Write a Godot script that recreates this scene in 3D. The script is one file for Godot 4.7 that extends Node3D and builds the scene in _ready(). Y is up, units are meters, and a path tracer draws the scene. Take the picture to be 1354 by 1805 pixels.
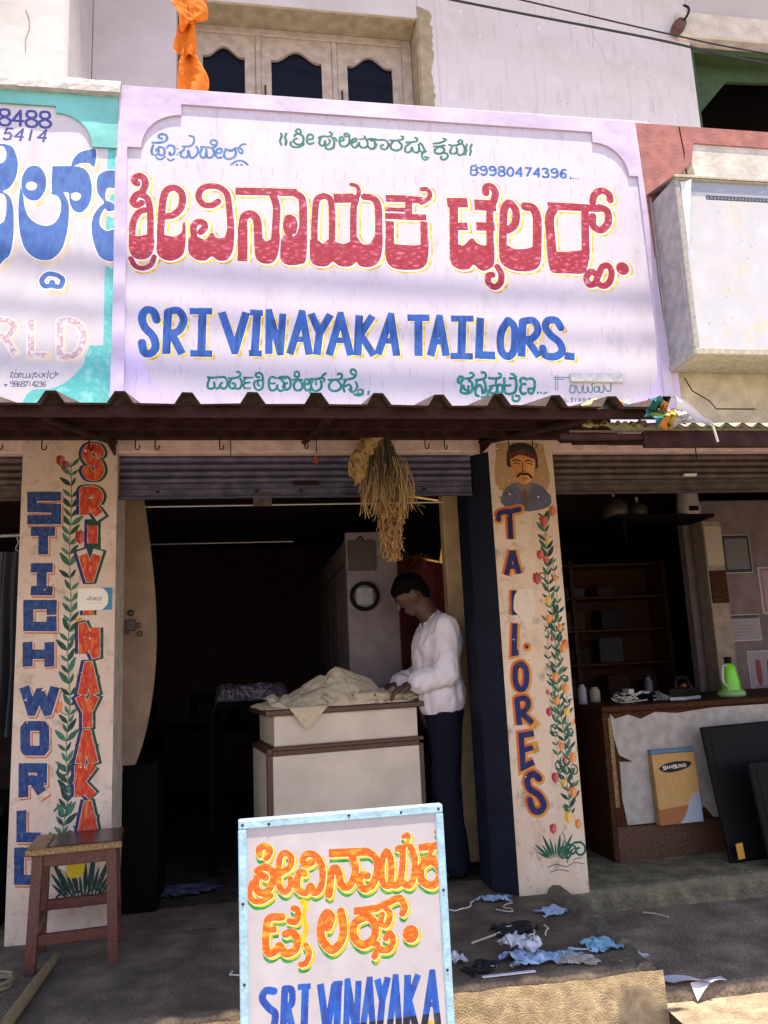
extends Node3D

var rng := RandomNumberGenerator.new()
var M := {}
var T := {}

# ---------------------------------------------------------------- scene tree helpers
func obj(called: String, mesh, m: Material, parent: Node = self) -> MeshInstance3D:
	var o := MeshInstance3D.new()
	o.name = called
	o.mesh = mesh if mesh is Mesh else finish(mesh)
	o.material_override = m
	parent.add_child(o, true)
	return o

func finish(st: SurfaceTool) -> Mesh:
	st.generate_normals()
	return st.commit()

func begin() -> SurfaceTool:
	var st := SurfaceTool.new()
	st.begin(Mesh.PRIMITIVE_TRIANGLES)
	st.set_smooth_group(-1)
	return st

func tag(o: Node, label: String, category: String, group := "", kind := "") -> Node:
	if label: o.set_meta("label", label)
	if category: o.set_meta("category", category)
	if group: o.set_meta("group", group)
	if kind: o.set_meta("kind", kind)
	return o

func thing(called: String, label: String, category: String, at := Vector3.ZERO, turn := 0.0, group := "") -> Node3D:
	var o := Node3D.new()
	o.name = called
	add_child(o, true)
	o.position = at
	o.rotation.y = turn
	tag(o, label, category, group)
	return o

func struct(called: String, mesh, m: Material, label := "") -> MeshInstance3D:
	var o := obj(called, mesh, m)
	tag(o, label, "", "", "structure")
	return o

# ---------------------------------------------------------------- mesh helpers
func tri(st: SurfaceTool, a: Vector3, b: Vector3, c: Vector3, inside: Vector3) -> void:
	if Plane(a, b, c).normal.dot((a + b + c) / 3.0 - inside) < 0.0:
		var t := b
		b = c
		c = t
	st.add_vertex(a); st.add_vertex(b); st.add_vertex(c)

func quad(st: SurfaceTool, a: Vector3, b: Vector3, c: Vector3, d: Vector3, inside: Vector3) -> void:
	tri(st, a, b, c, inside)
	tri(st, a, c, d, inside)

# chamfered box between two corners, moved by xf
func box(st: SurfaceTool, a: Vector3, b: Vector3, bev := 0.004, xf := Transform3D()) -> SurfaceTool:
	var lo := a.min(b)
	var hi := a.max(b)
	var c := (lo + hi) / 2.0
	var h := (hi - lo) / 2.0
	var e := minf(bev, minf(h.x, minf(h.y, h.z)) * 0.6)
	var ins := xf * c
	st.set_smooth_group(-1)
	var P := func(s: Vector3, ax: int) -> Vector3:
		var v := Vector3(s.x * (h.x - (0.0 if ax == 0 else e)), s.y * (h.y - (0.0 if ax == 1 else e)), s.z * (h.z - (0.0 if ax == 2 else e)))
		return xf * (c + v)
	for ax in 3:
		for sg in [-1, 1]:
			var q := []
			for k in [[-1, -1], [1, -1], [1, 1], [-1, 1]]:
				var s := Vector3.ZERO
				s[ax] = sg
				s[(ax + 1) % 3] = k[0]
				s[(ax + 2) % 3] = k[1]
				q.append(P.call(s, ax))
			quad(st, q[0], q[1], q[2], q[3], ins)
	if e > 0.0:
		for ax in 3:
			var b1 := (ax + 1) % 3
			var b2 := (ax + 2) % 3
			for k in [[-1, -1], [1, -1], [1, 1], [-1, 1]]:
				var s0 := Vector3.ZERO
				s0[ax] = -1; s0[b1] = k[0]; s0[b2] = k[1]
				var s1 := s0
				s1[ax] = 1
				quad(st, P.call(s0, b1), P.call(s1, b1), P.call(s1, b2), P.call(s0, b2), ins)
		for x in [-1, 1]:
			for y in [-1, 1]:
				for z in [-1, 1]:
					var s := Vector3(x, y, z)
					tri(st, P.call(s, 0), P.call(s, 1), P.call(s, 2), ins)
	return st

func boxes(list: Array, bev := 0.004) -> SurfaceTool:
	var st := begin()
	for q in list: box(st, q[0], q[1], bev)
	return st

func smooth_path(pts: Array, steps := 6) -> Array:
	var out := []
	for i in pts.size() - 1:
		var p0 = pts[maxi(i - 1, 0)]
		var p1 = pts[i]
		var p2 = pts[i + 1]
		var p3 = pts[mini(i + 2, pts.size() - 1)]
		for k in steps:
			var t := float(k) / steps
			out.append(0.5 * (2.0 * p1 + (p2 - p0) * t + (2.0 * p0 - 5.0 * p1 + 4.0 * p2 - p3) * t * t + (3.0 * p1 - p0 - 3.0 * p2 + p3) * t * t * t))
	out.append(pts[-1])
	return out

func tube(st: SurfaceTool, pts: Array, r, sides := 8, caps := true) -> SurfaceTool:
	var rings := []
	var up := Vector3.UP
	for i in pts.size():
		var d: Vector3 = (pts[mini(i + 1, pts.size() - 1)] - pts[maxi(i - 1, 0)]).normalized()
		if absf(d.dot(up)) > 0.95: up = Vector3.RIGHT if absf(d.x) < 0.9 else Vector3.BACK
		var a := d.cross(up).normalized()
		var b := a.cross(d).normalized()
		up = b
		var rr: float = r[i] if r is Array else r
		var ring := []
		for k in sides:
			var t := TAU * k / sides
			ring.append(pts[i] + (a * cos(t) + b * sin(t)) * rr)
		rings.append(ring)
	st.set_smooth_group(0)
	for i in pts.size() - 1:
		for k in sides:
			var k2 := (k + 1) % sides
			quad(st, rings[i][k], rings[i][k2], rings[i + 1][k2], rings[i + 1][k], (pts[i] + pts[i + 1]) / 2.0)
	st.set_smooth_group(-1)
	if caps:
		for e in [0, pts.size() - 1]:
			var other: Vector3 = pts[1] if e == 0 else pts[-2]
			for k in range(1, sides - 1):
				tri(st, rings[e][0], rings[e][k], rings[e][k + 1], other)
	return st

func lathe(st: SurfaceTool, prof: Array, xf := Transform3D(), sides := 24) -> SurfaceTool:
	st.set_smooth_group(0)
	for i in prof.size() - 1:
		for k in sides:
			var a := TAU * k / sides
			var b := TAU * (k + 1) / sides
			var p: Vector2 = prof[i]
			var q: Vector2 = prof[i + 1]
			var n := Vector2(q.y - p.y, p.x - q.x)   # outwards
			var v := [Vector3(cos(a) * p.x, p.y, sin(a) * p.x), Vector3(cos(b) * p.x, p.y, sin(b) * p.x), Vector3(cos(b) * q.x, q.y, sin(b) * q.x), Vector3(cos(a) * q.x, q.y, sin(a) * q.x)]
			var mid: Vector3 = (v[0] + v[1] + v[2] + v[3]) / 4.0
			var rad := Vector3(cos((a + b) / 2), 0, sin((a + b) / 2))
			var ins := mid - (rad * n.x + Vector3.UP * n.y).normalized() * 0.01
			if p.x > 1e-5: tri(st, xf * v[0], xf * v[1], xf * v[2], xf * ins)
			if q.x > 1e-5: tri(st, xf * v[0], xf * v[2], xf * v[3], xf * ins)
	st.set_smooth_group(-1)
	return st

# polygon in xy pushed along z from z0 to z1
func prism(st: SurfaceTool, poly: PackedVector2Array, z0: float, z1: float, xf := Transform3D()) -> SurfaceTool:
	var idx := Geometry2D.triangulate_polygon(poly)
	st.set_smooth_group(-1)
	for e in [z0, z1]:
		for i in range(0, idx.size(), 3):
			var p := []
			for k in 3: p.append(Vector3(poly[idx[i + k]].x, poly[idx[i + k]].y, e))
			var ins: Vector3 = (p[0] + p[1] + p[2]) / 3.0
			ins.z = (z0 + z1) / 2.0
			tri(st, xf * p[0], xf * p[1], xf * p[2], xf * ins)
	var ccw := not Geometry2D.is_polygon_clockwise(poly)
	for i in poly.size():
		var a := poly[i]
		var b := poly[(i + 1) % poly.size()]
		var n := Vector2(b.y - a.y, a.x - b.x).normalized() * (1.0 if ccw else -1.0)
		var m := (a + b) / 2.0 - n * 0.001
		quad(st, xf * Vector3(a.x, a.y, z0), xf * Vector3(b.x, b.y, z0), xf * Vector3(b.x, b.y, z1), xf * Vector3(a.x, a.y, z1), xf * Vector3(m.x, m.y, (z0 + z1) / 2.0))
	return st

# a sheet of points p(u, v) with uv coordinates; thick > 0 adds a back
func sheet(nu: int, nv: int, f: Callable, smooth := true, thick := 0.0, side := Vector3.UP) -> SurfaceTool:
	var st := begin()
	var g := []
	for j in nv + 1:
		var row := []
		for i in nu + 1: row.append(f.call(float(i) / nu, float(j) / nv))
		g.append(row)
	for layer in (2 if thick > 0.0 else 1):
		st.set_smooth_group((layer if smooth else -1))
		for j in nv:
			for i in nu:
				var q := [g[j][i], g[j][i + 1], g[j + 1][i + 1], g[j + 1][i]]
				var t := [Vector2(float(i) / nu, float(j) / nv), Vector2(float(i + 1) / nu, float(j) / nv), Vector2(float(i + 1) / nu, float(j + 1) / nv), Vector2(float(i) / nu, float(j + 1) / nv)]
				var nn := Plane(q[0], q[1], q[2]).normal
				var o := nn * (thick if layer == 1 else 0.0)
				if nn.dot(side) > 0: o = -o
				for k in ([0, 1, 2, 0, 2, 3] if (nn.dot(side) > 0) != (layer == 1) else [0, 2, 1, 0, 3, 2]):
					st.set_uv(t[k])
					st.add_vertex(q[k] + (Vector3.ZERO if layer == 0 else -side * thick))
	return st

# flat panel facing +z with uv over the whole rectangle
func panel(a: Vector3, b: Vector3, d: Vector3) -> SurfaceTool:
	# a = lower corner at the panel's own start, b = lower corner at its end, d = upper corner above a
	var st := begin()
	var c := b + d - a
	var q := [d, c, b, a]
	var t := [Vector2(0, 0), Vector2(1, 0), Vector2(1, 1), Vector2(0, 1)]
	for k in [0, 1, 2, 0, 2, 3]:
		st.set_uv(t[k])
		st.add_vertex(q[k])
	return st

func V(x: float, y: float, z: float) -> Vector3: return Vector3(x, y, z)

# ---------------------------------------------------------------- painted pictures
func parse(desc: String) -> Array:
	var out := []
	for part in desc.split("|", false):
		var w := part.split(" ", false)
		var pts := PackedVector2Array()
		for i in range(1, w.size()):
			var c := w[i].split(",")
			pts.append(Vector2(float(c[0]), float(c[1])))
		out.append([w[0][0], float(w[0].substr(1)) / 10.0, pts])
	return out

func outlines(e: Array, grow: float, off: Vector2) -> Array:
	var pts := PackedVector2Array()
	for p in e[2]: pts.append(p + off)
	var r: float = e[1] / 2.0 + grow
	match e[0]:
		"D":
			var c := PackedVector2Array()
			for k in 28: c.append(pts[0] + Vector2(cos(TAU * k / 28), sin(TAU * k / 28)) * r)
			return [c]
		"F":
			var s := PackedVector2Array(smooth_path(Array(pts) + [pts[0]], 5))
			return Geometry2D.offset_polygon(s, maxf(r, 0.5), Geometry2D.JOIN_ROUND)
		"S":
			if pts.size() > 2: pts = PackedVector2Array(smooth_path(Array(pts), 6))
			return Geometry2D.offset_polyline(pts, r, Geometry2D.JOIN_ROUND, Geometry2D.END_ROUND)
	return Geometry2D.offset_polyline(pts, r, Geometry2D.JOIN_MITER, Geometry2D.END_SQUARE if pts[0].distance_to(pts[-1]) < r * 3.0 else Geometry2D.END_BUTT)

func fill_polys(im: Image, polys: Array, col: Color) -> void:
	var rows := {}
	for p in polys:
		var n: int = p.size()
		for i in n:
			var a: Vector2 = p[i]
			var b: Vector2 = p[(i + 1) % n]
			if a.y > b.y:
				var t := a
				a = b
				b = t
			var y0 := maxi(int(ceil(a.y - 0.5)), 0)
			var y1 := mini(int(ceil(b.y - 0.5)), im.get_height())
			for y in range(y0, y1):
				var x := a.x + (b.x - a.x) * (y + 0.5 - a.y) / (b.y - a.y)
				if rows.has(y): rows[y].append(x)
				else: rows[y] = [x]
	for y in rows:
		var xs: Array = rows[y]
		xs.sort()
		for k in range(0, xs.size() - 1, 2):
			var x0 := int(round(xs[k]))
			var x1 := int(round(xs[k + 1]))
			if x1 > x0: im.fill_rect(Rect2i(x0, y, x1 - x0, 1), col)

func paint(im: Image, desc: String, col: Color, grow := 0.0, off := Vector2.ZERO) -> void:
	for e in parse(desc): fill_polys(im, outlines(e, grow, off), col)

func paint_with(im: Image, desc: String, tex: Image, grow := 0.0, off := Vector2.ZERO) -> void:
	var mask := Image.create(im.get_width(), im.get_height(), false, Image.FORMAT_RGBA8)
	paint(mask, desc, Color.WHITE, grow, off)
	im.blit_rect_mask(tex, mask, Rect2i(0, 0, im.get_width(), im.get_height()), Vector2i.ZERO)

func noise_img(w: int, h: int, freq: float, sd: int, oct := 4) -> Image:
	var n := FastNoiseLite.new()
	n.seed = sd
	n.frequency = freq
	n.fractal_octaves = oct
	return n.get_seamless_image(w, h)

# picture of brush streaks between colours, w x h, made from one stretched noise
func streaks(w: int, h: int, c: Array, sd: int, sx := 6, sy := 1, contrast := 1.6, freq := 0.03) -> Image:
	var n := noise_img(256, 256, freq, sd, 4)
	var d := n.get_data()
	var o := PackedByteArray()
	o.resize(256 * 256 * 4)
	for i in 256 * 256:
		var t := clampf((d[i] / 255.0 - 0.5) * contrast + 0.5, 0.0, 0.999) * (c.size() - 1)
		var k := int(t)
		var col: Color = c[k].lerp(c[k + 1], t - k)
		o[i * 4] = int(col.r * 255); o[i * 4 + 1] = int(col.g * 255); o[i * 4 + 2] = int(col.b * 255); o[i * 4 + 3] = 255
	var tile := Image.create_from_data(256, 256, false, Image.FORMAT_RGBA8, o)
	tile.resize(256 * sx, 256 * sy, Image.INTERPOLATE_CUBIC)
	var out := Image.create(w, h, false, Image.FORMAT_RGBA8)
	for y in range(0, h, 256 * sy):
		for x in range(0, w, 256 * sx):
			out.blit_rect(tile, Rect2i(0, 0, 256 * sx, 256 * sy), Vector2i(x, y))
	return out

# dirt of one colour whose strength follows noise, laid over a picture
func grime(im: Image, col: Color, most: float, sd: int, freq := 0.02, cut := 0.5, sx := 2, sy := 2) -> void:
	var n := noise_img(256, 256, freq, sd, 5)
	var d := n.get_data()
	var o := PackedByteArray()
	o.resize(256 * 256 * 4)
	for i in 256 * 256:
		o[i * 4] = int(col.r * 255); o[i * 4 + 1] = int(col.g * 255); o[i * 4 + 2] = int(col.b * 255)
		o[i * 4 + 3] = int(255 * most * smoothstep(cut, 1.0, d[i] / 255.0))
	var tile := Image.create_from_data(256, 256, false, Image.FORMAT_RGBA8, o)
	tile.resize(256 * sx, 256 * sy, Image.INTERPOLATE_CUBIC)
	for y in range(0, im.get_height(), 256 * sy):
		for x in range(0, im.get_width(), 256 * sx):
			im.blend_rect(tile, Rect2i(0, 0, 256 * sx, 256 * sy), Vector2i(x, y))

func specks(im: Image, col: Color, n: int, rmax: float, sd: int) -> void:
	var r := RandomNumberGenerator.new()
	r.seed = sd
	for i in n:
		var x := r.randf() * im.get_width()
		var y := r.randf() * im.get_height()
		var s := r.randf_range(0.6, rmax)
		var p := PackedVector2Array()
		for k in 7: p.append(Vector2(x, y) + Vector2(cos(TAU * k / 7), sin(TAU * k / 7)) * s * r.randf_range(0.5, 1.3))
		fill_polys(im, [p], col)

func pic(w: int, h: int, c: Color) -> Image:
	var im := Image.create(w, h, false, Image.FORMAT_RGBA8)
	im.fill(c)
	return im

func texture_of(im: Image) -> ImageTexture:
	return ImageTexture.create_from_image(im)

func print_mat(im: Image, rough := 0.6, nrm = null) -> StandardMaterial3D:
	var m := StandardMaterial3D.new()
	m.albedo_texture = texture_of(im)
	m.roughness = rough
	m.texture_repeat = false
	if nrm:
		m.roughness = rough
	return m

# colour is linear; tex is one of the grey wear textures, repeated every 1/scale metres
func mat(c: Color, rough := 0.8, tex := "", scale := 1.0, nrm := "", depth := 0.5, metal := 0.0) -> StandardMaterial3D:
	var m := StandardMaterial3D.new()
	m.albedo_color = c.linear_to_srgb()
	m.roughness = rough
	m.metallic = metal
	if tex:
		m.albedo_texture = T[tex]
	if nrm:
		m.normal_enabled = true
		m.normal_texture = T[nrm]
		m.normal_scale = depth
	if tex or nrm:
		m.uv1_triplanar = true
		m.uv1_world_triplanar = true
		m.uv1_scale = Vector3(scale, scale, scale)
	return m

# grey wear texture from two noises: values lo..1
func wear(sd: int, f1: float, f2: float, lo: float, k2 := 0.4, stretch := 1, hole := 0.0) -> Image:
	var a := noise_img(512, 512, f1, sd, 5).get_data()
	var b := noise_img(512, 512, f2, sd + 7, 3).get_data()
	var o := PackedByteArray()
	o.resize(512 * 512)
	for i in 512 * 512:
		var t := a[i] / 255.0 * (1.0 - k2) + b[i] / 255.0 * k2
		t = clampf((t - 0.25) * 1.9, 0.0, 1.0)
		if hole > 0.0 and b[i] / 255.0 < hole: t *= 0.55
		o[i] = int(255.0 * (lo + (1.0 - lo) * t))
	var im := Image.create_from_data(512, 512, false, Image.FORMAT_L8, o)
	if stretch > 1:
		im.resize(512, 512 * stretch, Image.INTERPOLATE_CUBIC)
		im = im.get_region(Rect2i(0, 0, 512, 512 * stretch))
	return im

func normal_of(sd: int, f: float, k: float, oct := 5) -> ImageTexture:
	var im := noise_img(512, 512, f, sd, oct)
	im.convert(Image.FORMAT_RGBA8)
	im.bump_map_to_normal_map(k)
	return texture_of(im)

func make_textures() -> void:
	T.plaster = texture_of(wear(11, 0.012, 0.09, 0.84, 0.3))
	T.concrete = texture_of(wear(23, 0.01, 0.16, 0.60, 0.45))
	T.dust = texture_of(wear(41, 0.02, 0.3, 0.66, 0.5, 1, 0.22))
	T.smooth = texture_of(wear(17, 0.006, 0.06, 0.90, 0.15))
	T.wood = texture_of(wear(31, 0.05, 0.2, 0.5, 0.3, 4))
	T.cloth = texture_of(wear(61, 0.02, 0.45, 0.86, 0.5))
	T.rough_n = normal_of(3, 0.05, 6.0)
	T.fine_n = normal_of(5, 0.15, 5.0)
	T.soft_n = normal_of(8, 0.015, 10.0, 3)

func dull() -> void:
	for k in ["dark", "blackmatt", "inside", "trousers", "cabinet2", "browncounter", "floor", "blue"]: M[k].metallic_specular = 0.15

func make_materials() -> void:
	M.upper = mat(Color(0.66, 0.60, 0.595), 0.9, "smooth", 0.22, "rough_n", 0.05)
	M.pilaster = mat(Color(0.62, 0.58, 0.55), 0.9, "smooth", 0.3, "rough_n", 0.06)
	M.raw = mat(Color(0.44, 0.36, 0.22), 0.95, "plaster", 1.2, "rough_n", 0.25)
	M.lilac = mat(Color(0.63, 0.52, 0.70), 0.75, "smooth", 0.5, "soft_n", 0.12)
	M.teal = mat(Color(0.20, 0.57, 0.53), 0.75, "smooth", 0.6, "soft_n", 0.12)
	M.pink = mat(Color(0.44, 0.17, 0.14), 0.85, "plaster", 1.3, "rough_n", 0.14)
	M.cream = mat(Color(0.62, 0.51, 0.36), 0.9, "plaster", 0.9, "rough_n", 0.14)
	M.creampale = mat(Color(0.74, 0.66, 0.56), 0.9, "plaster", 0.7, "rough_n", 0.14)  # paler cream, for the beam and the chipped plaster
	M.coping = mat(Color(0.68, 0.63, 0.58), 0.95, "plaster", 1.6, "rough_n", 0.3)
	M.lintel = mat(Color(0.80, 0.60, 0.54), 0.9, "plaster", 1.2, "rough_n", 0.14)
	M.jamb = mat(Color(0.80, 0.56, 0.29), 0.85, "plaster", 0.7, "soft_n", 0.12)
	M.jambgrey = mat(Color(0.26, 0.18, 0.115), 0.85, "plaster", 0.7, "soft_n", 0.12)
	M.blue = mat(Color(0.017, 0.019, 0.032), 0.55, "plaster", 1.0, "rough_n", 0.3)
	M.pillar = mat(Color(0.60, 0.52, 0.44), 0.9, "plaster", 1.2, "rough_n", 0.5)
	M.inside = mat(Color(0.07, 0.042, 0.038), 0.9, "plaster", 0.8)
	M.inside_grey = mat(Color(0.24, 0.18, 0.18), 0.9, "plaster", 0.7, "rough_n", 0.2)
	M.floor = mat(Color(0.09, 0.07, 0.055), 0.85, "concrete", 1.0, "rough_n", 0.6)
	M.platform = mat(Color(0.19, 0.138, 0.092), 0.9, "concrete", 0.8, "fine_n", 0.35)
	M.step = mat(Color(0.32, 0.235, 0.165), 0.9, "concrete", 0.7, "fine_n", 0.35)
	M.kerb = mat(Color(0.20, 0.165, 0.12), 0.95, "concrete", 1.7, "rough_n", 1.0)
	M.sill = mat(Color(0.26, 0.225, 0.14), 0.95, "concrete", 1.3, "rough_n", 0.9)
	M.face = mat(Color(0.58, 0.42, 0.235), 0.95, "dust", 1.4, "fine_n", 0.5)
	M.dusty = mat(Color(0.58, 0.43, 0.28), 0.95, "dust", 0.8, "rough_n", 0.8)
	M.street = mat(Color(0.46, 0.36, 0.26), 0.95, "dust", 0.35, "rough_n", 0.8)
	M.rust = mat(Color(0.055, 0.018, 0.015), 0.65, "concrete", 2.2, "rough_n", 0.5)
	M.rust.metallic_specular = 0.3
	M.roofsheet = mat(Color(0.15, 0.095, 0.075), 0.7, "concrete", 1.4, "rough_n", 0.5)
	M.hook = mat(Color(0.03, 0.018, 0.015), 0.5, "", 1.0, "", 0.0, 0.6)
	M.shutter = mat(Color(0.17, 0.165, 0.25), 0.5, "concrete", 1.5, "rough_n", 0.2, 0.3)
	M.shutter2 = mat(Color(0.17, 0.125, 0.11), 0.55, "concrete", 1.5, "rough_n", 0.2, 0.3)
	M.pipe = mat(Color(0.5, 0.5, 0.48), 0.35, "", 1.0, "", 0.0, 0.8)
	M.frame = mat(Color(0.52, 0.42, 0.33), 0.6, "plaster", 1.5, "rough_n", 0.15)
	M.pane = mat(Color(0.005, 0.005, 0.011), 0.15)
	M.pane.metallic_specular = 0.22
	M.orange = mat(Color(0.92, 0.23, 0.008), 0.85, "cloth", 2.0)
	M.orange.backlight = Color(0.5, 0.16, 0.0)
	M.orange.backlight_enabled = true
	M.cable = mat(Color(0.02, 0.02, 0.022), 0.5)
	M.steel = mat(Color(0.44, 0.43, 0.43), 0.5, "plaster", 1.5, "rough_n", 0.12, 0.5)
	M.woodred = mat(Color(0.17, 0.038, 0.024), 0.4, "wood", 3.0, "fine_n", 0.15)
	M.woodtop = mat(Color(0.09, 0.03, 0.022), 0.25, "wood", 3.0, "fine_n", 0.12)
	M.woodraw = mat(Color(0.46, 0.26, 0.09), 0.4, "wood", 3.0, "fine_n", 0.2)
	M.bamboo = mat(Color(0.42, 0.31, 0.15), 0.5, "wood", 4.0)
	M.laminate = mat(Color(0.72, 0.60, 0.465), 0.45, "smooth", 0.8)
	M.edging = mat(Color(0.17, 0.075, 0.035), 0.5, "wood", 3.0)
	M.browncounter = mat(Color(0.105, 0.043, 0.02), 0.55, "wood", 2.0)
	M.muslin = mat(Color(0.66, 0.55, 0.37), 0.95, "cloth", 4.0, "fine_n", 0.3)
	M.skin = mat(Color(0.085, 0.042, 0.026), 0.55)
	M.hair = mat(Color(0.004, 0.0035, 0.0035), 0.75)
	M.hair.metallic_specular = 0.15
	M.shirt = mat(Color(0.74, 0.67, 0.71), 0.9)
	M.trousers = mat(Color(0.010, 0.011, 0.020), 0.85)
	M.black = mat(Color(0.008, 0.007, 0.008), 0.4)
	M.black.metallic_specular = 0.18
	M.blackmatt = mat(Color(0.004, 0.0035, 0.0035), 0.8)
	M.dark = mat(Color(0.008, 0.006, 0.006), 0.85)
	M.cabinet = mat(Color(0.25, 0.19, 0.19), 0.6, "plaster", 0.8)
	M.cabinet2 = mat(Color(0.34, 0.25, 0.25), 0.5, "plaster", 0.8)
	M.red = mat(Color(0.16, 0.012, 0.01), 0.6)
	M.gold = mat(Color(0.75, 0.45, 0.12), 0.3, "", 1.0, "", 0.0, 0.8)
	M.white = mat(Color(0.75, 0.74, 0.72), 0.6)
	M.green = mat(Color(0.16, 0.62, 0.02), 0.35)
	M.paleblue = mat(Color(0.40, 0.62, 0.74), 0.55, "plaster", 2.0, "rough_n", 0.2)
	M.scrapblue = mat(Color(0.44, 0.58, 0.80), 0.9, "cloth", 5.0)
	M.scrapsky = mat(Color(0.26, 0.50, 0.64), 0.9, "cloth", 5.0)
	M.scrapwhite = mat(Color(0.76, 0.73, 0.80), 0.9, "cloth", 5.0)
	M.scrapcream = mat(Color(0.55, 0.47, 0.38), 0.9, "cloth", 5.0)
	M.scrapblack = mat(Color(0.01, 0.01, 0.011), 0.9)
	M.thread = mat(Color(0.62, 0.58, 0.52), 0.9)
	M.stalk = mat(Color(0.10, 0.075, 0.05), 0.9)
	M.straw = mat(Color(0.44, 0.30, 0.14), 0.9)
	M.chaff = mat(Color(0.40, 0.23, 0.095), 0.9)
	M.leaf = mat(Color(0.50, 0.32, 0.12), 0.85, "cloth", 8.0)
	M.yellow = mat(Color(0.75, 0.55, 0.05), 0.6)
	M.marigold = mat(Color(0.85, 0.25, 0.02), 0.8)

# ---------------------------------------------------------------- the signs' paint
func sign_main() -> Image:
	var w := 1984
	var h := 1284
	var im := pic(w, h, Color8(208, 196, 208))
	grime(im, Color8(216, 206, 214), 0.7, 71, 0.01, 0.4, 4, 4)
	grime(im, Color8(206, 195, 212), 0.4, 72, 0.012, 0.5, 5, 3)
	# lower corners and the border are lilac
	var lil := Color8(212, 194, 232)
	paint(im, "F5 -20,960 96,962 100,1010 120,1060 160,1105 210,1130 220,1300 -20,1300", lil)
	paint(im, "F5 2010,960 1912,962 1905,1010 1885,1060 1850,1105 1800,1130 1790,1300 2010,1300", lil)
	var yel := streaks(w, h, [Color8(196, 150, 20), Color8(226, 190, 60), Color8(238, 214, 110), Color8(206, 170, 40)], 5, 2, 2)
	var red := streaks(w, h, [Color8(204, 120, 140), Color8(176, 52, 76), Color8(164, 32, 56), Color8(146, 18, 38), Color8(160, 30, 54), Color8(178, 58, 82), Color8(206, 130, 148)], 6, 2, 1, 1.3, 0.035)
	var s := "S215 73,374 65,367 66,353 80,344 95,353 100,375 92,400|S215 92,405 71,417 60,441 71,455 88,445|S205 88,416 107,428 116,470 118,538 116,601 99,632 85,636 64,613 59,562 63,515 79,482 98,471|F28 51,575 87,568 126,564 125,621 102,648 69,646 52,619|S156 55,650 70,676 95,684 121,670 131,641|S225 161,491 193,485 219,454 222,406 198,383 170,395 158,436 154,494 151,568 152,609|F28 142,579 152,560 175,564 198,566 222,549 226,520 231,517 230,601 217,635 185,651 155,643 141,620|S202 343,426 322,442 293,440 277,414 286,384 312,370 346,372 372,395 380,446 383,510 380,589|F28 245,574 259,558 278,566 302,572 321,546 335,564 364,561 373,537 392,483 392,589 373,637 344,644 320,630 297,646 264,641 245,616|S209 283,544 297,527 293,509 274,507 260,526 262,563|L272 402,384 521,380 615,378|S259 610,382 632,403 634,471 630,557 619,600|F29 557,560 574,544 591,551 611,537 623,509 643,508 638,626 618,647 577,651 554,630|S226 584,543 575,511 581,479 595,478 602,499 598,526|L316 423,646 425,518|S271 425,518 431,481 454,468 473,487 477,532 478,585|S247 531,394 542,437 538,513 532,583|F29 468,564 489,558 505,571 533,553 550,539 541,614 521,646 487,647 468,623|S212 710,385 684,403 675,469 671,545 676,598|S212 710,385 732,400 736,466 732,553|F30 657,556 684,560 701,571 724,553 751,564 776,568 802,555 818,538 837,565 867,564 886,535 910,523 905,594 889,633 858,649 828,646 816,631 793,648 758,649 732,634 709,651 674,650 656,626|L345 762,392 798,389|S224 798,388 823,390 814,423 810,495 808,555|S144 809,336 828,341 835,364 826,388|S247 854,381 882,384 900,408 902,468 897,551|L259 931,383 993,381 1066,384|S158 1065,340 1084,339 1094,355 1088,375 1060,394|L155 927,426 1002,425|L227 926,452 1076,451|L241 1014,390 1011,449|L289 942,472 937,565|L251 1066,466 1062,560|F31 924,544 954,560 1005,564 1051,559 1076,537 1069,614 1047,646 995,654 944,648 923,615|L307 1181,388 1168,610|L362 1175,387 1214,385|L284 1175,481 1212,479|F32 1158,565 1187,553 1208,556 1240,527 1258,545 1290,552 1317,524 1315,615 1295,640 1267,647 1239,625 1219,643 1181,644 1158,621|L422 1280,391 1318,391|S257 1305,341 1307,320 1326,313 1341,336 1333,372 1317,402 1311,466 1306,559|L320 1276,476 1312,475|S220 1327,632 1340,660 1334,694 1311,711 1290,695 1292,668 1307,664|S279 1377,486 1406,462 1414,408 1392,377 1370,405 1361,475 1353,557|F33 1343,546 1367,546 1399,562 1455,556 1485,534 1499,527 1490,608 1460,639 1404,644 1361,631 1341,603|S329 1452,388 1480,393 1493,428 1489,498 1481,574|L286 1539,380 1698,381 1745,381|S344 1559,395 1542,431 1540,514 1539,595|L291 1684,395 1668,590|F34 1524,558 1567,566 1612,563 1658,555 1686,542 1670,619 1650,644 1588,646 1537,645 1526,619|S257 1718,357 1728,326 1758,307 1786,320 1789,344|S270 1742,377 1772,390 1771,438 1739,469 1711,453 1713,414|S229 1704,650 1685,637 1664,662 1671,689 1694,684 1710,655 1726,623|S230 1730,617 1753,611 1765,636 1754,674 1728,693 1704,681|D500 1810,621"
	paint_with(im, s, yel, 10.0, Vector2(6, 4))
	paint(im, s, Color8(238, 228, 236), 5.5, Vector2(3, 2))
	paint(im, s, Color8(150, 60, 100), 1.0)
	paint_with(im, s, red, -0.6)
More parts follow.
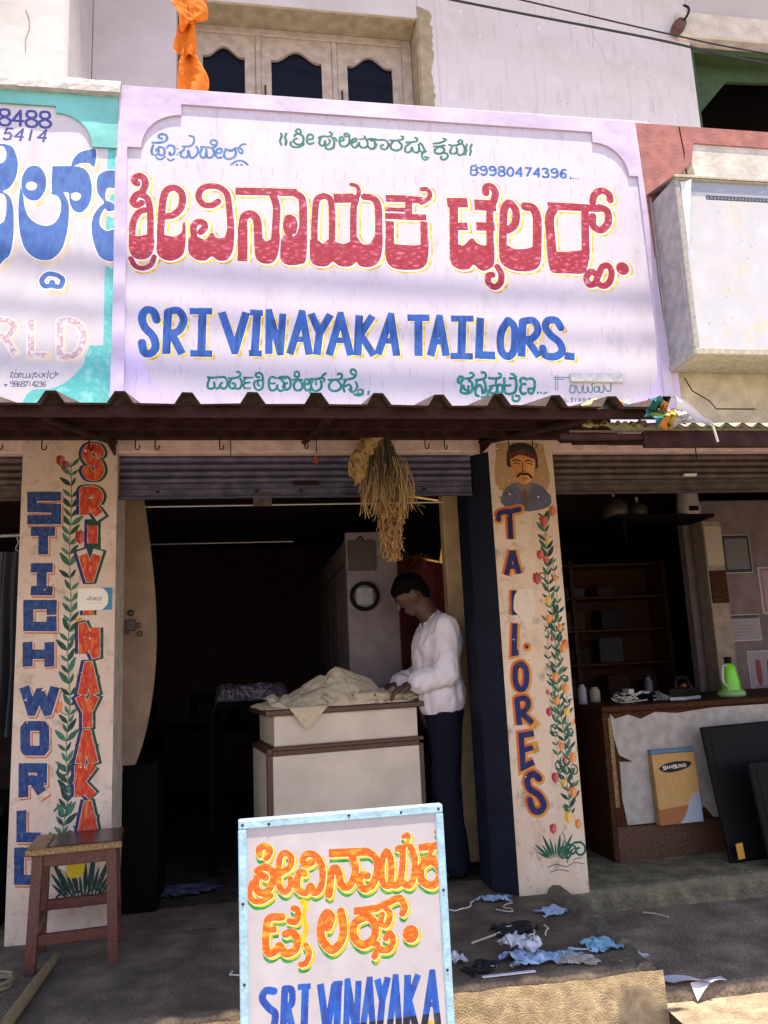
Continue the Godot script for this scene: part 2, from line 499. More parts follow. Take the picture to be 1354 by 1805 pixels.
	s = "S236 141,867 130,838 107,833 94,858 103,893 129,924 138,961 122,984 102,980 95,947|L237 177,833 172,985|S228 177,837 210,832 228,865 210,905 182,911|L227 189,913 223,984|L203 247,833 321,831|L241 289,832 285,982|L201 249,981 320,982|L243 352,833 394,968 433,832|L189 446,832 489,833|L237 470,831 459,977|L187 440,977 483,978|L217 506,979 510,830 544,971 556,833|L228 576,978 621,831 642,979|L172 590,924 638,925|L232 652,830 679,901 718,832|L232 678,901 667,979|L232 709,980 753,834 783,979|L175 725,925 777,926|L247 818,832 806,979|L228 864,833 819,902 863,978|L237 877,973 929,833 942,978|L178 894,923 939,925|L222 987,837 1066,835|L263 1026,836 1019,977|L242 1062,976 1102,836 1118,975|L182 1077,924 1115,923|L205 1143,836 1226,834|L268 1185,835 1172,974|L203 1133,975 1214,975|L260 1251,830 1236,969 1295,971|S253 1352,838 1323,885 1318,948 1340,973 1365,949 1374,867 1354,838|L265 1407,836 1391,973|S244 1407,840 1447,836 1461,871 1438,903 1407,909|L243 1418,910 1457,972|S258 1548,860 1533,834 1501,835 1490,861 1509,891 1538,918 1544,952 1515,971 1481,966 1473,940|L257 1566,968 1576,969"
	paint_with(im, s, yel, 1.0, Vector2(9, 9))
	paint(im, s, Color8(240, 232, 238), 2.0, Vector2(1.5, 1.5))
	paint_with(im, s, streaks(w, h, [Color8(20, 60, 130), Color8(28, 82, 164), Color8(36, 92, 178), Color8(24, 70, 150)], 9, 1, 4), 1.5)
	paint_with(im, "S91 154,198 144,195 144,186 153,181 167,184 171,197 163,209 146,214 123,216|S83 125,226 120,244 122,259 135,263 143,251 142,238|L60 135,239 135,247|S83 143,251 148,262 160,259 163,245 159,234 144,231|S75 135,271 142,278 154,276 165,266|S84 171,232 178,223 192,224 196,237 194,254 182,259 180,249|S61 173,274 182,281 195,274|D69 206,234|D69 206,256|S77 224,224 245,222 258,213 263,197 260,184 247,181|S84 230,232 218,248 218,260 230,267 241,260 243,238 249,262 260,265 272,251 276,234 270,222|S61 211,247 220,244|L85 283,222 312,221|S85 289,228 283,246 287,261 298,261 304,245 304,230|S85 304,245 308,260 322,259 330,243 326,226|S77 310,221 329,221 341,207 337,194 325,193 318,202 325,211 337,209|S85 333,240 351,241 357,229 351,223 340,229 335,247 343,260 356,257|S93 370,225 388,229 404,220|S86 372,224 364,245 370,260 385,262 403,249 405,230|S78 403,219 421,218 429,230 424,238 415,229 415,217 427,203 439,201|S78 389,283 403,271 418,266 432,269 445,280|D94 408,283|D94 424,282", streaks(w, h, [Color8(110, 130, 165), Color8(66, 118, 176), Color8(50, 90, 150)], 15, 1, 1), 0.2)
	paint_with(im, "S76 564,150 566,160 560,180 564,194|S84 583,149 578,164 582,178 579,193|S69 621,143 616,137 621,130 627,128 633,132 634,142|S76 611,158 615,151 623,147 635,150 643,160 641,179 633,188 619,189 609,181 610,171 620,166|S76 599,181 597,192 606,200 623,200 638,192 644,185|S77 656,167 673,165 678,155 672,147 661,149 656,163 656,178 665,185 678,180|S77 698,158 714,151 731,151 743,146 745,137 738,132|S77 708,155 702,166 700,181 707,189 717,184 720,169|S70 720,169 724,184 732,181 738,170 735,162|S77 721,186 723,199 735,201 749,193 753,173 750,161|S70 745,155 757,156 762,166|S78 777,165 787,160 787,152 778,150 773,159 773,176 780,186 794,185 806,174 809,152 807,139 800,134 792,137 793,144 800,146|S78 820,169 830,163 836,155 828,152 818,160 815,175 823,188 835,183 843,167|S78 843,167 846,182 860,187 872,180 874,163 869,152|S63 845,154 859,151 866,145 864,139|S79 874,179 885,189 899,185 907,169|S71 875,152 889,149 908,150|S75 886,156 913,152 938,151 949,161 949,176 938,188 926,186 922,175 932,171|S83 883,189 895,188 902,174 900,159|S76 957,150 978,150 1001,144 1008,135 1001,131|S84 969,154 959,168 961,184 978,190 996,182 1000,166 990,154|S76 1017,155 1038,152 1055,148 1059,137 1051,133|S76 1032,157 1016,171 1011,188 1019,195 1032,189 1037,174 1043,190 1055,194 1064,182 1063,159|S76 1063,182 1074,191 1083,183 1078,165 1070,154|S72 1089,186 1076,195 1073,211 1081,221 1092,217 1090,209 1082,210|S59 1090,210 1099,212|S77 1119,153 1140,149 1157,142 1167,134 1158,129|S77 1120,164 1139,163 1161,157|S86 1139,164 1124,176 1123,189 1137,193 1155,185 1158,171 1147,165|S77 1155,189 1168,191 1169,205 1155,216 1144,212 1146,203|S77 1178,154 1195,156 1213,151|S78 1191,157 1183,172 1180,186 1195,189 1206,179 1205,163|S78 1206,182 1212,193 1229,189 1236,173 1234,156|S73 1213,151 1227,144 1229,135 1221,131 1213,139 1219,146 1229,147 1235,156|S69 1246,147 1240,166 1244,171 1237,190|S70 1265,146 1257,165 1260,171 1254,191", streaks(w, h, [Color8(56, 126, 108), Color8(34, 108, 88), Color8(28, 92, 78)], 16, 1, 1), 0.5)
	paint_with(im, "S56 1256,239 1254,269 1274,268 1277,238|L45 1257,252 1275,250|S45 1260,232 1266,237 1275,229|D56 1285,241|D56 1284,261|D76 1640,262|D35 1651,262|D35 1660,263|D35 1670,263|S65 1315,244 1308,234 1295,237 1292,245 1299,250 1312,247 1315,242 1314,258 1305,269 1293,266|S65 1349,244 1342,233 1329,236 1326,244 1333,249 1346,246 1349,241 1348,257 1339,268 1327,266|S65 1372,249 1362,243 1366,233 1381,232 1383,243 1372,249 1359,257 1363,268 1378,267 1384,256 1372,249|S65 1407,232 1397,240 1393,256 1402,267 1413,261 1417,245 1412,234 1407,232|L66 1444,269 1447,231 1427,255 1453,255|L66 1463,230 1486,230 1468,265|L66 1513,267 1516,229 1496,254 1522,253|S66 1532,231 1546,228 1553,236 1542,245 1554,250 1550,261 1540,264 1530,261|S67 1590,238 1583,227 1570,231 1566,239 1574,244 1587,241 1590,236 1589,252 1580,263 1567,261|S67 1623,229 1612,230 1604,241 1600,254 1610,262 1620,257 1621,248 1614,243 1603,252", streaks(w, h, [Color8(50, 70, 150), Color8(40, 120, 180), Color8(60, 60, 130)], 17, 1, 1), 1.0)
	paint_with(im, "S69 305,1064 322,1065 342,1063 359,1062|S69 311,1067 305,1086 306,1100 318,1103 326,1095 325,1081|S63 326,1093 331,1101 340,1101 344,1090|S70 359,1062 367,1073 368,1090 360,1101 349,1100 345,1090 351,1082|S70 373,1066 389,1066 406,1061 411,1053 407,1044 400,1044|S70 381,1069 374,1085 377,1099 388,1101 394,1091 391,1084 385,1084|S70 392,1096 397,1102 409,1100 415,1084 411,1068|S58 422,1063 435,1064 452,1062|S58 431,1064 422,1074 426,1081 442,1080|S58 429,1081 421,1089 425,1100 442,1100|S65 473,1061 464,1060 462,1051 469,1046 479,1049 484,1060 485,1081 482,1099 470,1106 459,1100 455,1084 460,1075|S59 458,1078 469,1072 480,1071|S59 470,1074 467,1087 474,1091|S71 527,1063 515,1060 506,1068 504,1087 508,1104 519,1107 529,1099 532,1089|S59 506,1083 524,1082|S71 531,1099 538,1107 550,1106 556,1095 553,1078 544,1068|L65 532,1064 562,1064|S74 540,1061 564,1059 576,1071 574,1095 561,1104 552,1099 555,1085 564,1081|S74 585,1069 601,1068 614,1069|S74 597,1071 587,1084 590,1102 603,1106 614,1098 614,1082 606,1071|S61 600,1062 591,1055 591,1045 598,1039 605,1045 604,1056 596,1060|S68 624,1084 637,1081 639,1070 630,1066 623,1073 622,1094 629,1106 640,1101|S75 645,1065 658,1066 679,1061 686,1051 696,1045|S75 649,1071 644,1090 650,1105 666,1106 679,1094 678,1072|S61 660,1072 662,1085|S68 648,1099 640,1108 643,1119|S61 679,1061 690,1065 687,1075|S75 704,1068 723,1067 744,1064 750,1052 743,1044 736,1048|S75 715,1070 705,1086 708,1102 725,1107 743,1098 744,1082 734,1070|S76 756,1066 775,1064 791,1058 799,1043 793,1030 783,1031 781,1042 790,1048|S76 762,1069 753,1089 756,1108|S76 760,1090 771,1084 779,1091 780,1104|S76 774,1100 781,1110 794,1104 801,1089 796,1074|S76 802,1104 815,1101 820,1110 810,1118 801,1114|S62 788,1117 804,1123 820,1117|S63 839,1108 837,1118|S97 1165,1068 1174,1056 1164,1050 1155,1059 1155,1071 1164,1075 1165,1090 1162,1105 1175,1111 1190,1109 1203,1099 1204,1074 1194,1064|S82 1173,1083 1176,1096 1188,1100 1190,1085|S82 1182,1057 1199,1055 1212,1046 1207,1036 1200,1037|S83 1217,1062 1234,1060 1252,1054 1255,1041 1248,1033 1241,1035|S90 1222,1066 1215,1093 1215,1116 1224,1120|S90 1220,1086 1232,1081 1239,1093 1239,1109|S90 1239,1109 1249,1104 1252,1085 1248,1065|S90 1235,1124 1246,1125 1257,1117 1262,1099|S91 1267,1054 1287,1056 1307,1051 1310,1041 1304,1037|L76 1292,1061 1290,1071|S83 1267,1085 1284,1081 1301,1080|S90 1273,1090 1264,1102 1275,1111 1290,1105 1294,1084|S91 1293,1098 1299,1111 1311,1103 1313,1084 1303,1077|S91 1322,1054 1319,1088 1322,1107 1337,1112 1356,1105 1364,1084 1364,1061 1359,1042 1349,1038|S83 1322,1081 1342,1080|S84 1342,1054 1357,1053 1365,1048|S83 1347,1120 1348,1134 1360,1138 1370,1132 1371,1120 1359,1118|S92 1399,1054 1385,1053 1380,1064 1385,1074 1397,1074|S92 1383,1076 1377,1095 1383,1111 1396,1108|S92 1402,1057 1423,1054 1432,1067 1428,1093 1419,1109 1407,1105 1408,1093 1419,1091|D77 1441,1106|D69 1453,1106|S46 1462,1109 1475,1104", streaks(w, h, [Color8(56, 146, 138), Color8(18, 122, 114), Color8(12, 104, 100)], 18, 1, 1), 0.6)
	paint(im, "S43 1565,1077 1560,1101 1576,1103 1581,1082 1568,1077|S37 1566,1061 1575,1053 1580,1061 1570,1065|S43 1586,1079 1591,1103 1603,1103 1607,1081|S38 1613,1076 1613,1103 1625,1100 1626,1081|S38 1631,1081 1632,1101 1643,1101 1647,1080|S38 1643,1076 1655,1060 1647,1057|S43 1653,1084 1654,1100 1666,1099 1669,1083 1661,1081|S43 1674,1081 1673,1101 1686,1099 1690,1075|S43 1693,1083 1700,1096 1713,1096 1719,1064|S32 1525,1127 1524,1138 1533,1136 1532,1127 1526,1127|S32 1542,1127 1540,1138 1551,1136|S32 1560,1127 1569,1125 1564,1132 1568,1137 1559,1138|S32 1579,1126 1578,1137|S32 1590,1126 1597,1129 1590,1136 1598,1135|S32 1608,1126 1606,1135 1616,1134 1615,1127 1609,1127|S32 1626,1126 1635,1126 1626,1132 1634,1135|S32 1646,1126 1644,1135 1654,1134|S32 1665,1124 1664,1135|S32 1675,1125 1675,1135 1684,1133 1684,1126 1676,1125|L21 1512,1040 1507,1098|L21 1520,1040 1515,1098|L21 1504,1048 1565,1048|L21 1503,1055 1544,1055|L22 1719,1037 1717,1058|L22 1725,1037 1723,1058|L22 1731,1037 1729,1058", Color8(104, 124, 148), 0.5)
	grime(im, Color8(150, 140, 150), 0.22, 77, 0.03, 0.55, 3, 6)
	grime(im, Color8(120, 108, 110), 0.30, 78, 0.06, 0.66, 1, 7)
	specks(im, Color8(120, 110, 120), 60, 2.5, 5)
	return im

func sign_neighbour() -> Image:
	var w := 490
	var h := 1400
	var im := pic(w, h, Color8(206, 197, 202))
	grime(im, Color8(218, 212, 214), 0.7, 81, 0.012, 0.4, 3, 3)
	var teal := streaks(w, h, [Color8(120, 200, 196), Color8(90, 190, 186), Color8(140, 212, 206)], 44, 2, 2)
	paint_with(im, "F5 500,1036 402,1038 394,1100 350,1160 290,1200 200,1225 180,1420 500,1420|F5 463,-20 510,-20 510,1420 463,1420", teal)
	var s := "F25 36,238 83,236 113,245 129,277 137,321 130,376 111,414 88,432 112,451 126,494 131,552 131,614 125,672 109,701 56,707|F26 194,319 217,326 235,355 240,389 235,424 217,455 198,462 175,454 159,428 154,389 161,354 175,329|F25 151,414 147,488 154,584 174,655 208,692 246,702 279,689 307,645 322,567 324,483 313,445 297,423 265,425 263,432 285,441 298,470 295,514 279,549 250,565 212,557 182,530 166,487 160,443|F26 262,318 350,314 385,331 401,370 405,425 395,470 372,501 346,497 330,468 323,424 297,425 265,426|F26 330,315 337,284 358,255 392,240 417,240 413,307 393,295 363,297 341,309|F27 527,322 524,393 469,394 456,412 457,447 477,456 494,472 488,487 467,493 455,481 441,507 435,537 442,561 464,577 496,576 498,687 448,687 422,635 410,572 415,518 436,478 453,457 431,423 424,379 433,343 464,324|S184 294,762 260,757 238,781 247,805 269,803 274,789 280,804 303,805 311,778 299,767"
	paint_with(im, s, streaks(w, h, [Color8(226, 190, 150), Color8(214, 200, 180), Color8(232, 212, 190)], 51, 1, 2), 2.0, Vector2(13, 24))
	paint(im, s, Color8(236, 234, 240), 4.0)
	paint_with(im, s, streaks(w, h, [Color8(60, 92, 160), Color8(76, 116, 178), Color8(64, 100, 170)], 52, 2, 4))
	paint(im, "F17 189,386 203,391 208,402 203,415 190,421 176,417 170,404 175,392|F17 332,429 348,422 364,427 367,439 358,452 345,455 334,446|F17 37,251 79,245 93,264 95,284 90,304 77,315 40,317|F17 45,445 87,442 100,461 103,495 101,534 91,558 50,570", Color8(238, 228, 232))
	paint(im, "S106 84,120 67,110 70,91 95,91 99,110 84,120 64,134 73,154 97,154 104,134 84,120|L107 141,158 139,91 112,134 153,134|S108 180,120 163,110 167,91 191,91 196,110 180,120 160,134 169,154 194,153 201,134 180,120|S108 229,120 212,110 216,91 240,90 245,110 229,120 209,134 218,153 242,153 250,134 229,120|L85 116,168 94,168 87,191 104,187 111,198 105,213 89,216 81,209|L85 142,220 151,168 124,201 155,201|L86 183,167 175,216|L86 225,219 234,167 206,201 238,200", Color8(72, 72, 150))
	s = "L221 205,940 210,1076|L205 210,1076 261,1075|L223 306,939 309,1078|S223 306,943 341,938 373,957 389,999 378,1050 351,1076 309,1078|S204 82,945 123,944 148,966 128,1001 84,1006|L204 119,1009 159,1077"
	paint(im, s, Color8(222, 204, 178), 9.0, Vector2(5, 4))
	paint(im, s, Color8(232, 224, 224), 5.0)
	paint_with(im, s, streaks(w, h, [Color8(226, 214, 216), Color8(206, 176, 182), Color8(196, 152, 160), Color8(222, 206, 208)], 53, 1, 1, 2.2))
	paint(im, "S31 143,1143 150,1142 147,1151 142,1159 150,1159|S29 150,1157 150,1167|S29 159,1136 162,1131|S29 154,1145 166,1144|S31 159,1147 156,1158 165,1161 169,1153 165,1147|S31 169,1151 177,1151 180,1145 173,1144 170,1157 179,1159|S31 186,1144 185,1159 195,1160 197,1145|S31 198,1158 206,1160 208,1145|S29 210,1147 210,1161|S32 216,1145 231,1143 220,1153 217,1165|S32 224,1156 232,1158 236,1150|S32 239,1146 243,1158 251,1158 253,1148 246,1144|S32 256,1144 259,1158|L29 258,1146 268,1144|S32 267,1163 271,1147 272,1133|S32 280,1144 278,1158 285,1162 294,1154 295,1146|S29 280,1144 297,1143 309,1146|S29 294,1135 298,1143 302,1153|S43 123,1187 132,1189 127,1194|S31 155,1182 151,1176 145,1178 144,1182 148,1185 154,1183 155,1180 156,1189 152,1194 146,1193|S31 162,1185 157,1182 158,1176 166,1176 167,1182 162,1185 156,1189 159,1194 167,1194 169,1189 162,1185|S31 178,1177 173,1177 169,1183 168,1190 174,1194 178,1191 178,1187 174,1184 170,1189|S31 187,1184 181,1182 182,1176 190,1176 191,1181 187,1184 180,1189 183,1194 191,1194 193,1188 187,1184|L31 192,1176 203,1176 196,1194|L31 209,1176 210,1194|L31 226,1195 225,1175 217,1188 229,1188|S32 228,1180 232,1175 238,1177 239,1182 232,1189 229,1194 240,1193|S32 240,1177 247,1175 251,1179 246,1184 252,1186 251,1192 246,1193 241,1192|S32 263,1176 258,1176 254,1182 253,1189 258,1193 263,1190 263,1186 259,1183 254,1188", Color8(92, 90, 120))
	grime(im, Color8(150, 140, 140), 0.2, 87, 0.03, 0.55, 3, 6)
	return im

func board_art() -> Image:
	var w := 718
	var h := 1046
	var im := pic(w, h, Color8(182, 174, 176))
	grime(im, Color8(194, 187, 190), 0.7, 91, 0.014, 0.4, 3, 3)
	var s := "S240 67,116 66,96 88,89 102,107 90,128|S250 57,167 82,157 108,171 111,205 86,238 58,231 53,197 70,182 86,191|S205 39,204 31,239 45,261 74,264 102,250|S219 136,181 168,165 175,135 153,116 135,134 129,191 134,227 150,244 169,228 170,202|S244 246,155 225,163 214,146 230,127 258,135 279,168 281,209 271,245 250,254 239,232 223,251 195,239 193,207 204,183 219,189|L291 305,131 392,135 443,137|S261 443,138 472,163 473,210 454,250 422,258 409,231 423,211 439,217|S271 386,145 397,183 389,223 366,248 345,236 339,204 329,182 313,192 308,228 301,265|S240 508,142 493,175 490,232 502,255 521,246 525,177 514,144|S241 551,137 569,145 558,237 540,258 522,250|S243 598,135 611,174 604,236 586,262 561,249|S173 574,99 589,92 591,112 574,133|L267 628,140 702,138|S176 694,93 704,106 707,122 682,142 667,167|L231 633,181 691,180|S290 666,185 633,208 633,249 666,269 696,250 698,213 673,186|S261 139,321 96,321 85,355 83,410 94,432 117,424 129,411 148,437 179,430 190,401 174,374 149,377|L215 86,358 110,358|S228 165,338 188,339 193,307 179,298|S207 218,419 228,444 217,473 199,477|S287 295,370 308,341 291,324 272,357 272,403 304,442 337,420 348,376 341,324|L257 386,328 469,325 515,308|S249 515,308 551,301 566,332 557,351|S280 435,347 390,364 383,408 414,438 454,416 457,375 437,348|S203 498,327 514,350 500,383 479,376 486,347|S234 452,479 465,449 453,436|S224 473,459 502,462 520,438 510,411 494,425|D590 583,420"
	paint_with(im, s, streaks(w, h, [Color8(20, 110, 60), Color8(30, 140, 70), Color8(120, 150, 40)], 61, 2, 1), 2.0, Vector2(3, 15))
	paint_with(im, s, streaks(w, h, [Color8(236, 190, 20), Color8(224, 170, 10), Color8(240, 200, 60)], 62, 2, 1), 1.5, Vector2(8, 6))
	paint(im, s, Color8(238, 226, 190), 1.2, Vector2(1, 1))
	paint_with(im, s, streaks(w, h, [Color8(230, 156, 24), Color8(226, 122, 16), Color8(220, 92, 12), Color8(214, 80, 10), Color8(228, 128, 20)], 63, 2, 1, 1.7), -0.5)
	paint_with(im, "S187 207,280 222,291 211,331 220,363 209,402|S168 629,723 638,709 649,723", streaks(w, h, [Color8(236, 190, 20), Color8(214, 160, 10)], 64, 1, 2))
	s = "S235 107,549 80,545 68,567 89,598 110,620 99,663 66,676|L236 143,550 134,695|S225 143,546 166,553 165,593 144,605|L224 152,606 172,700|L183 187,546 230,547|L248 212,547 203,703|L239 263,544 280,700 312,549|L164 305,549 339,550|L241 325,549 312,715|L217 344,719 356,548 379,715 394,549|L218 398,720 432,551 437,719|L165 412,648 436,649|L233 459,551 473,619 496,549|L233 473,619 457,726|L220 491,725 523,553 528,724|L166 506,648 527,649|L247 566,549 551,732|L226 603,552 566,629 590,736|L235 613,724 653,553 664,722|L169 627,650 662,652"
	paint_with(im, s, streaks(w, h, [Color8(14, 70, 160), Color8(20, 90, 184), Color8(30, 66, 150), Color8(24, 60, 150)], 65, 1, 4, 1.0))
	# the lower part of the lettering is painted nearly black
	var dark := pic(w, h, Color8(0, 0, 0))
	var keep := Image.create(w, h, false, Image.FORMAT_RGBA8)
	paint(keep, s, Color.WHITE)
	keep.fill_rect(Rect2i(0, 0, w, 680), Color(0, 0, 0, 0))
	dark.fill(Color8(22, 24, 44))
	im.blit_rect_mask(dark, keep, Rect2i(0, 0, w, h), Vector2i.ZERO)
	grime(im, Color8(160, 150, 150), 0.25, 97, 0.03, 0.55, 3, 3)
	return im

func tulip(im: Image, x: float, y: float, r: float, c: Color) -> void:
	for k in 3:
		var a := (k - 1) * 0.5
		var t := Vector2(x, y) + Vector2(sin(a), -cos(a)) * r
		var b := Vector2(x, y) + Vector2(0, r * 0.8)
		var n := Vector2(cos(a), sin(a)) * r * 0.42
		var p := PackedVector2Array(smooth_path([b, (t + b) / 2 + n, t, (t + b) / 2 - n, b], 5))
		fill_polys(im, [p], c.lerp(Color.WHITE, 0.12 * k) if k != 1 else c.darkened(0.12))

func leaf(im: Image, x: float, y: float, ang: float, l: float, c: Color, fat := 0.16) -> void:
	var d := Vector2(cos(ang), sin(ang))
	var n := d.orthogonal() * l * fat
	var a := Vector2(x, y)
	fill_polys(im, [PackedVector2Array(smooth_path([a, a + d * l * 0.45 + n, a + d * l, a + d * l * 0.45 - n, a], 5))], c)

func curl(im: Image, x: float, y: float, r: float, turn: float, c: Color) -> void:
	var pts := []
	for k in 10: pts.append(Vector2(x, y) + Vector2(cos(turn + k * 0.75), sin(turn + k * 0.75)) * r * (1.0 - k * 0.085))
	for q in Geometry2D.offset_polyline(PackedVector2Array(smooth_path(pts, 3)), r * 0.13, Geometry2D.JOIN_ROUND, Geometry2D.END_ROUND): fill_polys(im, [q], c)

func vine(im: Image, pts: Array, sd: int, size: float) -> void:
	var r := RandomNumberGenerator.new()
	r.seed = sd
	var path := smooth_path(pts, 14)
	var greens := [Color8(30, 70, 52), Color8(44, 92, 66), Color8(60, 110, 84), Color8(28, 56, 54)]
	for q in Geometry2D.offset_polyline(PackedVector2Array(path), size * 0.05, Geometry2D.JOIN_ROUND, Geometry2D.END_ROUND): fill_polys(im, [q], Color8(96, 120, 92))
	var reds := [Color8(170, 44, 40), Color8(198, 90, 40), Color8(214, 150, 40), Color8(150, 40, 50)]
	for i in range(2, path.size() - 2, 3):
		var p: Vector2 = path[i]
		var d: Vector2 = (path[i + 1] - path[i]).normalized()
		for s in [-1, 1]:
			leaf(im, p.x, p.y, d.angle() + PI + s * r.randf_range(0.4, 0.9), size * r.randf_range(0.8, 1.6), greens[r.randi() % 4])
		if i % 3 == 1:
			leaf(im, p.x, p.y, r.randf() * TAU, size * r.randf_range(0.5, 1.3), greens[r.randi() % 4], 0.09)
		if i % 8 == 2:
			var s2 := 1.0 if r.randf() < 0.5 else -1.0
			var e := p + d.orthogonal() * s2 * size * r.randf_range(0.9, 1.3) - d * size * 0.6
			for q in Geometry2D.offset_polyline(PackedVector2Array([p, (p + e) / 2 + d * size * 0.2, e]), size * 0.04, Geometry2D.JOIN_ROUND, Geometry2D.END_ROUND): fill_polys(im, [q], greens[1])
			tulip(im, e.x, e.y, size * r.randf_range(0.45, 0.8), reds[r.randi() % 4])

func pillar_stitch() -> Image:
	var w := 374
	var h := 1960
	var im := pic(w, h, Color8(206, 182, 162))
	grime(im, Color8(220, 204, 190), 0.6, 101, 0.014, 0.4, 3, 4)
	grime(im, Color8(160, 140, 124), 0.4, 102, 0.02, 0.55, 2, 4)
	vine(im, [V2(190, 110), V2(196, 300), V2(192, 480), V2(204, 700), V2(196, 880), V2(210, 1080), V2(200, 1240), V2(212, 1420), V2(196, 1560), V2(190, 1720)], 4, 44.0)
	tulip(im, 148, 102, 26, Color8(150, 36, 44))
	tulip(im, 168, 120, 20, Color8(136, 30, 40))
	for k in 4: curl(im, 190 + 34 * (k % 2), 1330 + 80 * k, 28, k * 1.7, Color8(36, 78, 72))
	# grass tuft, one white and one yellow patch low down
	for k in 13: leaf(im, 216 + k * 11, 1800, -PI / 2 + (k - 6) * 0.13, 80 + (k * 37) % 90, Color8(30, 52 + (k * 13) % 26, 52), 0.07)
	for k in 3: curl(im, 200 + 60 * k, 1800, 34, k * 1.3, Color8(30, 66, 62))
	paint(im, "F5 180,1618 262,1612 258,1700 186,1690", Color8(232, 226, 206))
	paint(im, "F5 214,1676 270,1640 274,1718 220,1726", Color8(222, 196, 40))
	paint(im, "F5 310,1590 350,1600 352,1660 312,1654", Color8(120, 44, 34))
	var s := "L387 136,271 135,251 42,250 44,297 137,302 138,349 45,348 45,328|L381 42,396 135,397|L382 89,396 92,491|L378 65,544 111,545|L379 88,545 91,637|L376 68,636 114,638|L377 131,716 131,694 42,691 45,777 133,781 132,759|L371 44,838 48,934|L374 126,842 129,938|L370 46,886 128,890|L368 38,1011 69,1105 96,1037 127,1108 153,1017|L366 82,1162 54,1161 47,1169 50,1244 57,1253 113,1257 120,1248 117,1174 110,1164 82,1162|L360 49,1407 46,1317 114,1321 115,1367 48,1362|L362 85,1365 116,1412|L359 44,1472 47,1569 115,1575|L355 41,1623 95,1627 109,1648 111,1707 98,1725 44,1720 41,1623"
	paint(im, s, Color8(190, 110, 70), 2.5, Vector2(7, 8))
	paint(im, s, Color8(210, 186, 166), 1.0, Vector2(3, 3))
	paint_with(im, s, streaks(w, h, [Color8(36, 48, 92), Color8(30, 60, 112), Color8(44, 74, 128), Color8(30, 52, 104)], 71, 1, 2), 0.0)
	s = "S363 303,69 290,48 263,48 251,71 262,97 293,113 304,142 292,165 266,164 253,143|L358 245,229 248,329|S358 245,229 285,230 302,255 286,280 247,279|L358 269,280 303,330|L357 281,375 282,450|L353 245,496 274,589 300,497|L351 270,649 272,740|L346 256,892 253,789 301,894 299,791|L343 259,1034 276,942 298,1036|L344 266,1002 289,1003|L342 253,1073 276,1118 296,1075|L342 276,1118 277,1161|L338 256,1297 275,1204 299,1299|L339 264,1265 289,1266|L338 251,1318 253,1436|L339 301,1321 252,1383 304,1439|L334 269,1557 285,1471 306,1560|L335 275,1527 298,1529"
	paint(im, s, Color8(34, 44, 96), 8.0, Vector2(-7, 0))
	paint(im, s, Color8(24, 72, 52), 8.0, Vector2(6, 1))
	paint(im, s, Color8(206, 186, 170), 2.6, Vector2(0, 0))
	paint_with(im, s, streaks(w, h, [Color8(206, 96, 40), Color8(198, 66, 34), Color8(182, 46, 36), Color8(214, 110, 50)], 72, 1, 3), 0.4)
	grime(im, Color8(200, 184, 170), 0.35, 105, 0.05, 0.62, 1, 2)
	grime(im, Color8(110, 94, 80), 0.3, 106, 0.03, 0.6, 2, 2)
	specks(im, Color8(90, 72, 60), 140, 3.0, 6)
	specks(im, Color8(214, 196, 180), 60, 6.0, 61)
	return im

